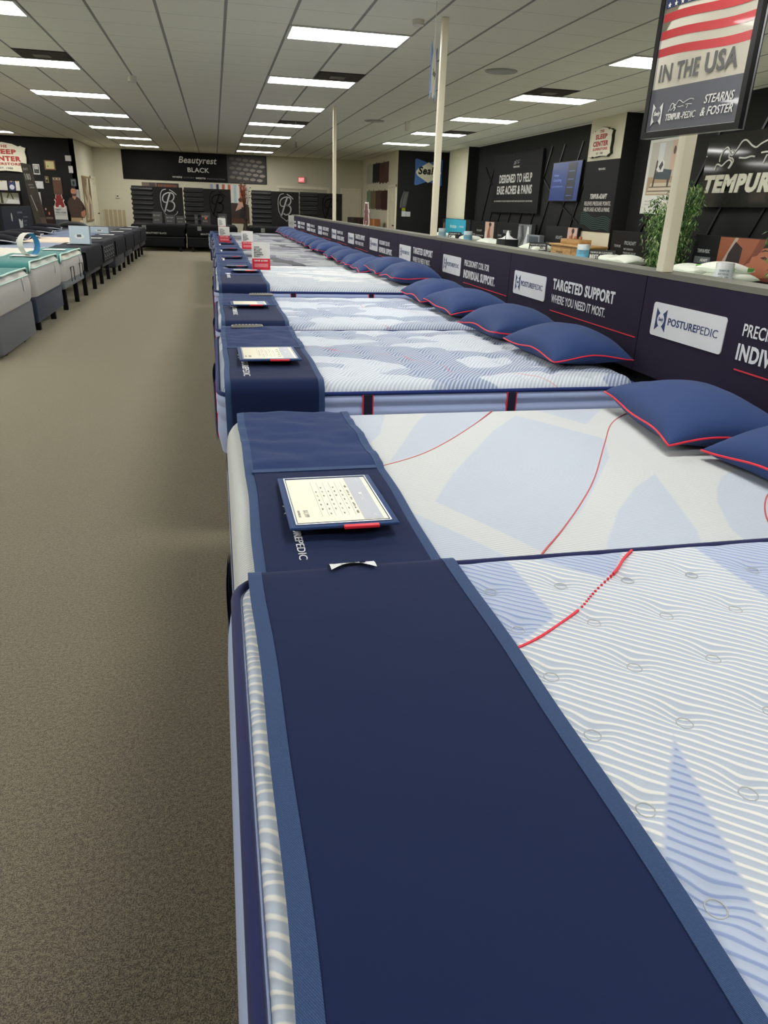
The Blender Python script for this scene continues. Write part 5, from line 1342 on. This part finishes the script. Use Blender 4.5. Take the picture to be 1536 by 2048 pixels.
# dried flowers
root = thing('dried_flowers', 'brown dried flowers above the headboard right of the sofa poster', 'flowers', (1.0, 26.35, 0))
MB().lathe([(0.08, 0), (0.13, 0.25), (0.10, 0.6), (0.05, 0.85), (0.07, 0.95), (0.04, 0.95)], 18).build('vase', M((60, 46, 36), 0.4), root, True)
rnd = random.Random(2); q = MB(); l_ = MB()
for i in range(26):
    a = rnd.uniform(0, 6.28); r = rnd.uniform(0.02, 0.2); z1 = rnd.uniform(1.6, 2.05)
    q.tube([(0, 0, 0.9), (r*0.4*math.cos(a), r*0.4*math.sin(a), 1.4), (r*math.cos(a), r*math.sin(a), z1)], 0.005, 4)
    for j in range(7):
        m_ = Matrix.Translation((r*math.cos(a)+rnd.uniform(-.05, .05), r*math.sin(a)+rnd.uniform(-.05, .05), z1+rnd.uniform(-.12, .08))) @ Matrix.Rotation(rnd.uniform(0, 6.28), 4, 'Z') @ Matrix.Rotation(rnd.uniform(-1, 1), 4, 'X')
        l_.add([(-.03, 0, 0), (0, -.018, .004), (.035, 0, 0), (0, .018, .004)], [(0, 1, 2, 3)], 0, m_)
q.build('stem', M((74, 54, 38), 0.8), root); l_.build('petals', M((96, 66, 42), 0.8), root)

# ================================================================ left side of the aisle
root = thing('leaning_mirror_print', 'tall brown and cream print leaning on the left alcove wall', 'print'); wallframe(root, (-3.955, 25.72, 0.74), UL)
MB().box((0, 0, -0.012), (1.45, 1.32, 0.012)).build('frame', M((150, 124, 84), 0.5), root)
polyart(root, [(rect(0.05, 0.05, 1.35, 1.22), (206, 194, 168)), ([(0.05, 1.27), (0.05, .8), (.5, .5), (.8, 1.27)], (120, 96, 70)), ([(.3, .9), (.9, .4), (1.1, .6), (.7, 1.1)], (178, 156, 124)), ([(.5, .05), (.9, .05), (1.2, .5), (.8, .6)], (140, 112, 82)), ([(1.0, .8), (1.4, .6), (1.4, 1.27), (1.1, 1.27)], (94, 76, 60)), ([(.1, .1), (.4, .1), (.3, .5), (.1, .6)], (164, 140, 110))], 'picture', 0.013)
def wall_frame(x, z, w_, h_, label, fc, ic, extra=None, cat='picture frame', th=0.02):
    root = thing('picture_frame', label, cat, None or (0, 0, 0), 'small frames on the black gallery wall'); wallframe(root, (x, 25.095, z), UB)
    MB().box((0, 0, 0), (w_, h_, th)).build('frame', M(fc, 0.4), root)
    it = [(rect(w_*0.12, h_*0.12, w_*0.76, h_*0.76), ic)] + ([([(p[0]*w_, p[1]*h_) for p in pts], c) for pts, c in extra] if extra else [])
    polyart(root, it, 'picture', th+0.001)
wall_frame(-5.19, 2.02, 0.18, 0.28, 'small black frame with a white edge near the store sign', (206, 206, 200), (40, 40, 40), [([(.2, .5), (.8, .5), (.8, .85), (.2, .85)], (186, 186, 182)), ([(.25, .2), (.75, .2), (.75, .4), (.25, .4)], (70, 70, 68))])
wall_frame(-4.86, 2.16, 0.30, 0.26, 'wooden framed cream certificate on the black gallery wall', (134, 96, 62), (216, 206, 152), [(lens(.3, .35, .2, .25), (170, 160, 80))])
wall_frame(-5.22, 1.64, 0.25, 0.20, 'wide white framed certificate below the white-edged frame', (206, 206, 206), (214, 214, 212), [(rect(.2, .7, .1, .1), (100, 100, 100))])
wall_frame(-4.90, 1.81, 0.10, 0.17, 'tiny gold and black plaque below the cream certificate', (150, 140, 90), (40, 40, 34), [(lens(.5, .65, .4, .4), (200, 190, 140))])
wall_frame(-4.70, 1.50, 0.25, 0.47, 'tall brown wooden plaque with a carved top on the gallery wall', (88, 62, 44), (96, 66, 46), [(rect(.1, .84, .8, .12), (190, 170, 140)), (rect(.2, .86, .2, .08), (90, 70, 60)), (rect(.6, .86, .2, .08), (90, 70, 60))])
wall_frame(-5.20, 1.16, 0.11, 0.38, 'narrow white flyer holder beside the leaning banner', (196, 196, 196), (214, 210, 190), [(rect(.4, .3, .3, .15), (200, 160, 60))])
wall_frame(-4.26, 2.42, 0.17, 0.15, 'small white certificate highest near the alcove corner', (196, 196, 190), (206, 206, 200))
wall_frame(-4.20, 2.10, 0.12, 0.19, 'small white award with a dark dot near the alcove corner', (206, 206, 204), (216, 216, 214), [(lens(.5, .85, .2, .12), (60, 60, 60))])
wall_frame(-4.19, 1.73, 0.16, 0.22, 'glass and black award above the standing man cutout', (40, 44, 46), (110, 120, 124), [(rect(.3, .2, .4, .5), (40, 44, 50))])
for i, (x, c, lb) in enumerate(((-6.25, (216, 214, 204), 'white certificate sheet on the shelf, cut by the frame edge'), (-5.93, (44, 52, 96), 'blue and white certificate sheet on the shelf'), (-5.74, (214, 212, 204), 'narrow white sheet at the right end of the shelf'))):
    w_ = (0.28, 0.17, 0.11)[i]
    o = board('certificate', lb, 'certificate', (x, 25.06, 1.56), UB, w_, 0.26, 0.01, M(c, 0.5), 0.05, 'certificates standing on the gallery shelf')
    if i == 1: MB().prism(lens(0.085, 0.09, 0.14, 0.14), 0, 0.002).build('seal', M((206, 206, 214), 0.5), o)
    MB().prism(lens(w_/2, 0.245, 0.06, 0.03), 0, 0.003).build('gold_seal', M((190, 160, 80), 0.4), o)
root = thing('gallery_shelf', 'black wall shelf unit under the large shield-shaped store sign', 'shelf'); wallframe(root, (-6.6, 25.09, 0.9), UB)
MB().box((0, 0.62, 0), (0.95, 0.65, 0.16)).box((0, 0.24, 0), (0.95, 0.27, 0.16)).build('shelf_board', M((28, 26, 24), 0.5), root)
MB().box((0.93, 0.0, 0), (0.96, 0.65, 0.16)).build('side_board', M((28, 26, 24), 0.5), root)
polyart(MB().box((0.36, 0.29, 0.005), (0.92, 0.60, 0.02)).build('photo_panel', M((190, 190, 176), 0.4), root),
        [([(0.38, .30), (.46, .30), (.44, .59), (.40, .59)], (70, 66, 44)), ([(0.52, .30), (.9, .30), (.9, .40), (.6, .42)], (226, 226, 220)), ([(0.55, .45), (.6, .45), (.66, .59), (.62, .59)], (96, 96, 60)), ([(0.72, .42), (.76, .42), (.70, .59), (.67, .59)], (80, 84, 50))], 'picture', 0.021)
# standing board with bear, photo boards and man cutout
root = thing('promo_board', 'white standing board with a red bear on top beside the man cutout', 'standing board'); wallframe(root, (-4.72, 24.86, 0.0), UB)
MB().prism([(0.0, 0.0), (0.36, 0.0), (0.36, 1.18), (0.0, 1.18)], -0.02, 0).build('board', M((196, 196, 192), 0.5), root)
MB().prism([(0.18+x*0.95, 1.10+y*0.9) for x, y in smooth_pts(bear_shape(0.44), 3, True)], -0.018, 0.004).build('bear_outline', M((226, 214, 200), 0.5), root)
MB().prism([(0.18+x*0.80, 1.14+y*0.80) for x, y in smooth_pts(bear_shape(0.44), 3, True)], 0.004, 0.007).build('bear_print', M((134, 30, 32), 0.4), root)
lettering(root, [('TREAT', 0.03, 1.05, 0.16, 0.05, dict(bold=0.03)), ('TIRED ACHES', 0.03, 0.97, 0.30, 0.05, dict(bold=0.03)), ('PRESSURE RELIEVING COMFORT', 0.03, 0.92, 0.30, 0.022)], M((60, 64, 70), 0.5))
MB().box((0.0, 0.0, 0.0), (0.36, 0.80, 0.004)).build('lower_print', M((60, 66, 78), 0.5), root)
root = thing('man_cutout', 'life-size cutout of a bearded man in a brown polo, by the alcove corner', 'cutout'); wallframe(root, (-4.40, 24.97, 0.0), UB)
mo = [(.10, .0), (.12, .9), (.04, 1.1), (.06, 1.30), (.15, 1.42), (.22, 1.45), (.19, 1.60), (.22, 1.70), (.28, 1.73), (.34, 1.69), (.36, 1.58), (.33, 1.46), (.42, 1.40), (.50, 1.28), (.56, 1.12), (.56, .98), (.50, .86), (.42, .86), (.44, .0)]
MB().prism([(p[0], p[1]) for p in mo], -0.012, 0).build('board', M((60, 44, 34), 0.6), root)
polyart(root, [([(.10, 0), (.43, 0), (.42, .9), (.11, .9)], (176, 150, 108)), ([(.12, .86), (.42, .86), (.50, 1.26), (.42, 1.40), (.33, 1.45), (.22, 1.44), (.14, 1.40), (.06, 1.28)], (66, 46, 36)), ([(.42, 1.02), (.54, 1.10), (.55, .98), (.49, .87), (.42, .90)], (170, 116, 90)), ([(.23, 1.42), (.28, 1.36), (.33, 1.42), (.33, 1.50), (.23, 1.50)], (178, 124, 98)),
    (lens(.275, 1.59, .16, .24), (190, 134, 106)), ([(.20, 1.54), (.22, 1.48), (.28, 1.46), (.34, 1.48), (.35, 1.54), (.31, 1.53), (.24, 1.53)], (66, 44, 34)), ([(.20, 1.63), (.21, 1.70), (.28, 1.73), (.34, 1.70), (.355, 1.62), (.33, 1.67), (.24, 1.68)], (36, 26, 22)), (rect(.23, 1.60, .03, .012), (40, 28, 24)), (rect(.29, 1.60, .03, .012), (40, 28, 24)), (rect(.26, 1.505, .035, .008), (120, 66, 58)),
    ([(.36, .15), (.44, .15), (.44, .80), (.36, .78)], (214, 196, 160))], 'person_print', 0.001)
o = board('photo_board', 'dark standing photo board left of the red bear board', 'standing board', (-5.04, 24.9, 0.0), UB, 0.30, 1.15, 0.02, M((48, 32, 28), 0.5))
polyart(o, [(lens(0.08, 1.08, 0.04, 0.06), (190, 180, 170)), (lens(0.16, 0.96, 0.04, 0.09), (190, 110, 80)), (rect(0.05, 0.80, 0.2, 0.06), (96, 82, 72))], 'photo_print')
o = board('white_board', 'white sheet behind the man cutout on the gallery wall', 'poster', (-4.12, 25.085, 1.05), UB, 0.13, 0.60, 0.004, M((206, 206, 202), 0.5))
# tall dark banner leaning
root = thing('leaning_banner', 'tall narrow dark banner leaning sideways before the gallery wall', 'banner'); wallframe(root, (-4.14, 20.2, 0.0), UB)
bn = MB().prism([(-0.05, 0.0), (0.20, 0.0), (0.16-0.13, 1.3), (-0.10, 2.12), (-0.31, 2.15), (-0.22, 1.3)], -0.015, 0).build('banner_board', M((66, 60, 52), 0.35), root)
lettering(root, [('BLACK', -0.26, 1.99, 0.10, 0.05), ('180', -0.235, 1.78, 0.12, 0.14, dict(bold=0.03, shear=-0.12)), ('NIGHTS', -0.20, 1.66, 0.11, 0.03), ('COMFORT', -0.18, 1.60, 0.11, 0.03)], M((190, 188, 180), 0.5))
polyart(root, [([(-.19, 1.45), (-.17, 1.45), (-.07, 1.1), (-.09, 1.1)], (170, 164, 154)), ([(-.12, 1.3), (-.02, 1.3), (.08, .9), (-.0, .85)], (60, 48, 40)), ([(-.04, .95), (.08, .95), (.12, .6), (.0, .6)], (92, 76, 66))], 'picture', 0.001)
hb = board('headboard_display', 'black headboard display with small symbols behind the striped pillows', 'headboard panel', (-4.02, 16.15, 0.02), UL, 2.45, 1.20, 0.05, M((30, 34, 42), 0.6))
lettering(hb, [('COMPARE', 1.15, 1.06, 0.45, 0.04), ('COOL', 1.65, 0.97, 0.4, 0.03), ('SOFT', 1.65, 0.89, 0.3, 0.03), ('CALM', 1.65, 0.81, 0.2, 0.03)], M((120, 128, 134), 0.6))
MB().prism([(1.25, 0.78), (1.50, 0.78), (1.56, 0.95), (1.45, 0.90), (1.36, 0.94), (1.22, 0.96)], 0, 0.003).prism(lens(0.68, 1.0, 0.10, 0.16), 0, 0.003).build('symbol', M((170, 176, 170), 0.6), hb)

mat_teal = fabric('teal_cover', (62, 122, 120), 900, 0.15, soft=0.1); mat_tealtrim = M((190, 222, 212), 0.7)
mat_dkcover = fabric('dark_cover', (30, 31, 40), 900, 0.15, 0.9, 0.02, soft=0.1)
LB = [(1, 7.20, 8.60, 0.72, (206, 204, 200), (104, 106, 112), 0.04, 'teal'), (2, 8.74, 10.25, 0.76, (206, 208, 200), (48, 54, 74), 0.12, 'teal'), (3, 10.45, 12.0, 0.73, (214, 210, 196), (120, 126, 132), 0.30, 'teal'),
      (4, 12.15, 13.75, 0.72, (132, 144, 166), (44, 46, 54), 0.30, 'dark'), (5, 13.95, 15.5, 0.73, (222, 206, 184), (40, 42, 50), 0.30, 'dark'), (6, 15.75, 17.3, 0.72, (96, 108, 140), (52, 54, 60), 0.16, 'dark'),
      (7, 17.5, 19.1, 0.72, (106, 118, 146), (40, 42, 50), 0.24, 'dark'), (8, 19.3, 20.9, 0.72, (52, 54, 62), (34, 35, 40), 0.26, 'dark'), (9, 21.1, 22.6, 0.72, (30, 31, 34), (26, 27, 30), 0.26, 'dark')]
LD = {1: 'pale mattress with a white swing tag, nearest bed left of the aisle', 2: 'tall grey-topped white mattress on the navy base, second bed left of the aisle', 3: 'cream mattress held by black wire brackets, third bed left of the aisle',
      4: 'blue-grey mattress under the pale blue tent box, left row', 5: 'cream-topped mattress with a patterned dark foot, left row'}
def tx(o_): o_['label'] = ' '.join(o_['label'].split()[:16]); return o_
for (k, y0, y1, H, cm, cb, bz, cov) in LB:
    yc, W = (y0+y1)/2, (y1-y0)/2; nm = ORD[k-1]; bt = 0.40
    root = thing('mattress', LD.get(k, '%s mattress from the camera in the left row, under a dark cover' % nm), 'mattress', (-1.97, yc, bt), 'mattresses left of the aisle')
    mm = fabric('left_ticking', cm, 500, 0.2, soft=0.12); T = H-bt
    MB().grid(top_surface(-2.03, 0, -W, W, T, 0.08, 0.06, 0.12, 0.06, lambda X_, Y_: 0.006*math.sin(X_*21)*math.sin(Y_*19))).build('top_panel', mm, root, True, None)
    ol = outline(-2.03, 0, -W, W, 0.12)
    side_mesh(MB(), ol, [(-0.002, T-0.058), (0.012, T-0.10), (0.016, T-0.17), (0.008, 0.03), (-0.01, 0.0)]).build('side_border', fabric('left_border', (196, 194, 190) if k <= 3 else (46, 48, 56), 500, 0.2), root, True)
    tr = MB().tube([(p[0]+p[2]*0.002, p[1]+p[3]*0.002, T-0.06) for p in ol], 0.007, 6, closed=True)
    tr.build('piping', mat_tealtrim if k <= 3 else M((60, 62, 72), 0.6), root, True, None)
    if k <= 3:
        MB().prism([(0, 0), (0.05, 0.0), (0.05, 0.11), (0.025, 0.13), (0, 0.11)], 0, 0.003, 0, Matrix.Translation((0.02, W-0.42, T-0.19)) @ Matrix(((0, 0, 1, 0), (1, 0, 0, 0), (0, 1, 0, 0), (0, 0, 0, 1)))).build('swing_tag', M((206, 210, 206), 0.5), root)
    base = tx(thing('bed_base', 'base under the %s bed left of the aisle' % nm, 'bed base', (-1.97, yc, 0), 'bases left of the aisle'))
    MB().rbox((-2.0, -W+0.01, bz), (-0.01, W-0.01, bt-0.001), 0.03).build('platform', fabric('left_base', cb, 500, 0.2), base, True)
    for lx in (-1.85, -0.10):
        for ly in (-W+0.35, W-0.30):
            MB().rbox((lx-0.03, ly-0.03, 0.0), (lx+0.03, ly+0.03, bz+0.002), 0.006).build('leg', mat_leg, base, True)
    if k == 3:
        for ly in (-0.45, 0.25):
            MB().tube([(0.03, ly, 0.38), (0.03, ly, 0.56), (0.03, ly+0.22, 0.56), (0.03, ly+0.22, 0.38)], 0.006, 6).build('wire_bracket', M((24, 24, 24), 0.3, 0.6), base)
    # cover over the foot end
    c = tx(thing('mattress_cover', ('teal cover with pale trim on the %s bed left of the aisle' if cov == 'teal' else 'dark charcoal cover on the %s bed left of the aisle') % nm, 'mattress cover', (-1.97, yc, H), 'covers left of the aisle'))
    x0_ = -0.50; o_ = 0.012; mc = mat_teal if cov == 'teal' else mat_dkcover
    q = MB(); rows_ = []
    drop = 0.10 if cov == 'teal' else 0.34
    prof = []
    n_ = 16
    for i in range(n_+1):
        x = x0_ + (0.47 if cov == 'teal' else 0.52)*i/n_
        rows_.append((x, None))
    def prof_y(x, z0):
        pts = []
        sd = drop if k <= 3 else 0.05
        pts.append((x, -W-o_, z0-sd)); pts.append((x, -W-o_, z0-0.05)); pts.append((x, -W+0.02, z0-0.008)); pts.append((x, -W+0.07, z0+0.006))
        for j in range(1, 12): pts.append((x, -W+0.07+(2*W-0.14)*j/12, z0+0.008+0.004*math.sin(x*19+j*1.1)))
        pts += [(x, W-0.07, z0+0.006), (x, W-0.02, z0-0.008), (x, W+o_, z0-0.05), (x, W+o_, z0-sd)]
        return pts
    P = [prof_y(x, 0.0) for x, _ in rows_]
    if cov == 'dark':
        for (xx_, zz_) in ((0.028, -0.03), (0.034, -0.08), (0.034, -0.2), (0.034, -0.34)):
            P.append([(xx_, max(-W-o_, min(W+o_, p[1])), p[2]+zz_ if p[2] > -0.04 else min(p[2], zz_)) for p in prof_y(0, 0.0)])
    else:
        P[-1] = [(p[0]+0.010*math.sin(j*1.3), p[1], p[2]-0.004) for j, p in enumerate(P[-1])]
    q.grid(P); q.build('cover_sheet', mc, c, True, None)
    m2_ = c.children[0].modifiers.new('thickness', 'SOLIDIFY'); m2_.thickness = 0.006; m2_.offset = -1
    if cov == 'teal':
        MB().tube([(p[0]+0.004, p[1], p[2]+0.002) for p in P[-1]], 0.010, 6).build('trim', mat_tealtrim, c, True, None)
        MB().tube([(p[0], p[1], p[2]+0.002) for p in P[0]], 0.006, 6).build('trim', mat_tealtrim, c, True, None)
    if k == 5:
        q = MB(); rnd = random.Random(5)
        for i in range(5):
            for j in range(3):
                a0, b0 = -0.6+i*0.27, -0.12-j*0.075
                mt = Matrix(((0, 0, 1, 0.037), (1, 0, 0, 0), (0, 1, 0, 0), (0, 0, 0, 1)))
                q.ribbon([(a0+0.1*math.cos(t*0.7), b0+0.03*math.sin(t*0.7)) for t in range(8)], 0.012, 0, 0.002, 0, mt)
        q.build('scroll_print', M((140, 144, 146), 0.5), c)
    o = MB().box((-0.14, -0.11, 0), (0.14, 0.11, 0.003)).build('paper_sheet', M((226, 228, 226), 0.5)); o.location = (-2.22 if k > 1 else -2.3, yc+(0.1 if k < 4 else 0.2), H+0.019)
    tag(o, 'white price sheet on the cover of the %s bed left of the aisle' % nm, 'price sheet', 'price sheets left of the aisle')
    q = MB(); [q.box((-0.10+i*0.04, -0.08, 0.003), (-0.095+i*0.04, 0.08, 0.0034)) for i in range(5)]; q.build('printed_lines', M((150, 154, 156), 0.6), o)
for (x, y, z, rz, lb) in ((-3.38, 12.9, .78, 0.1, 'nearest black pillow with pale edging at the left frame edge'), (-3.30, 13.55, .80, -0.1, 'large black pillow with pale double edging, second from the front'), (-3.40, 14.75, .79, 0.1, 'black pale-edged pillow in the middle of the pillow line'), (-3.55, 16.6, .78, 0.0, 'black pale-edged pillow below the leaning banner'), (-3.70, 18.3, .79, 0.15, 'farthest black pillow with pale edging, by the plain black pillow')):
    pillow((0.7, 'black'), x, y, z, rz, lb, 'black pillows with pale edging', 1.0)
mb_, ed_ = pillow_mesh(0.33, 0.24, 0.10, 0.05, 16, 0.05, 2)
o = mb_.build('pillow', fabric('plain_black_pillow', (30, 33, 30), 900, 0.1), None, True, None); o.location = (-3.45, 20.2, 0.785); tag(o, 'plain black pillow below the red bear board', 'pillow')
def tent(x, y, z, w_, h_, u, label):
    root = thing('tent_box', label, 'display box', (0, 0, 0), 'pale blue tent boxes left of the aisle'); wallframe(root, (x, y, z), u, 0.12)
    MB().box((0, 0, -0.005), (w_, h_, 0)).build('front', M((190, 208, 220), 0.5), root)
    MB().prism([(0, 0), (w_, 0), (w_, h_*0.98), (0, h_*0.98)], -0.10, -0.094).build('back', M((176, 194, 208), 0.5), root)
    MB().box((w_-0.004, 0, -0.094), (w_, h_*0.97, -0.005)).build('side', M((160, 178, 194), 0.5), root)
    polyart(root, [(lens(w_/2, h_*0.42, w_*0.5, h_*0.28), (226, 230, 232)), (rect(w_*0.38, h_*0.38, w_*0.22, h_*0.14), (90, 96, 100))], 'picture')
tent(-2.30, 13.0, 0.745, 0.31, 0.27, (0.99, -0.1, 0), 'larger pale blue tent box with a small picture, on the fourth left bed')
tent(-2.60, 17.2, 0.745, 0.36, 0.13, (0.99, -0.08, 0), 'lower pale blue tent box farther along the left row')
root = thing('paper_hoop', 'upright blue and white paper hoop on the teal cover', 'hoop', (-2.16, 9.62, 0.779), None, 0.95)
R_ = 0.125
for part_, a0, a1, c in (('white_band', 90, 290, (214, 216, 206)), ('blue_band', -70, 90, (40, 130, 186))):
    P = []
    for rr in (R_, R_-0.004):
        P.append([[(rr*math.cos(math.radians(a0+(a1-a0)*i/20)), yy, R_+rr*math.sin(math.radians(a0+(a1-a0)*i/20))) for yy in (-0.045, 0.045)] for i in range(21)])
    q = MB().grid(P[0]).grid(P[1], flip=True)
    for e in (0, 1): q.grid([[p[e] for p in P[0]], [p[e] for p in P[1]]], flip=(e == 1))
    q.build(part_, M(c, 0.5), root, True, 60)
MB().box((-0.02, -0.046, 2*R_-0.002), (0.06, 0.046, 2*R_+0.001)).build('white_label', M((226, 230, 230), 0.5), root)
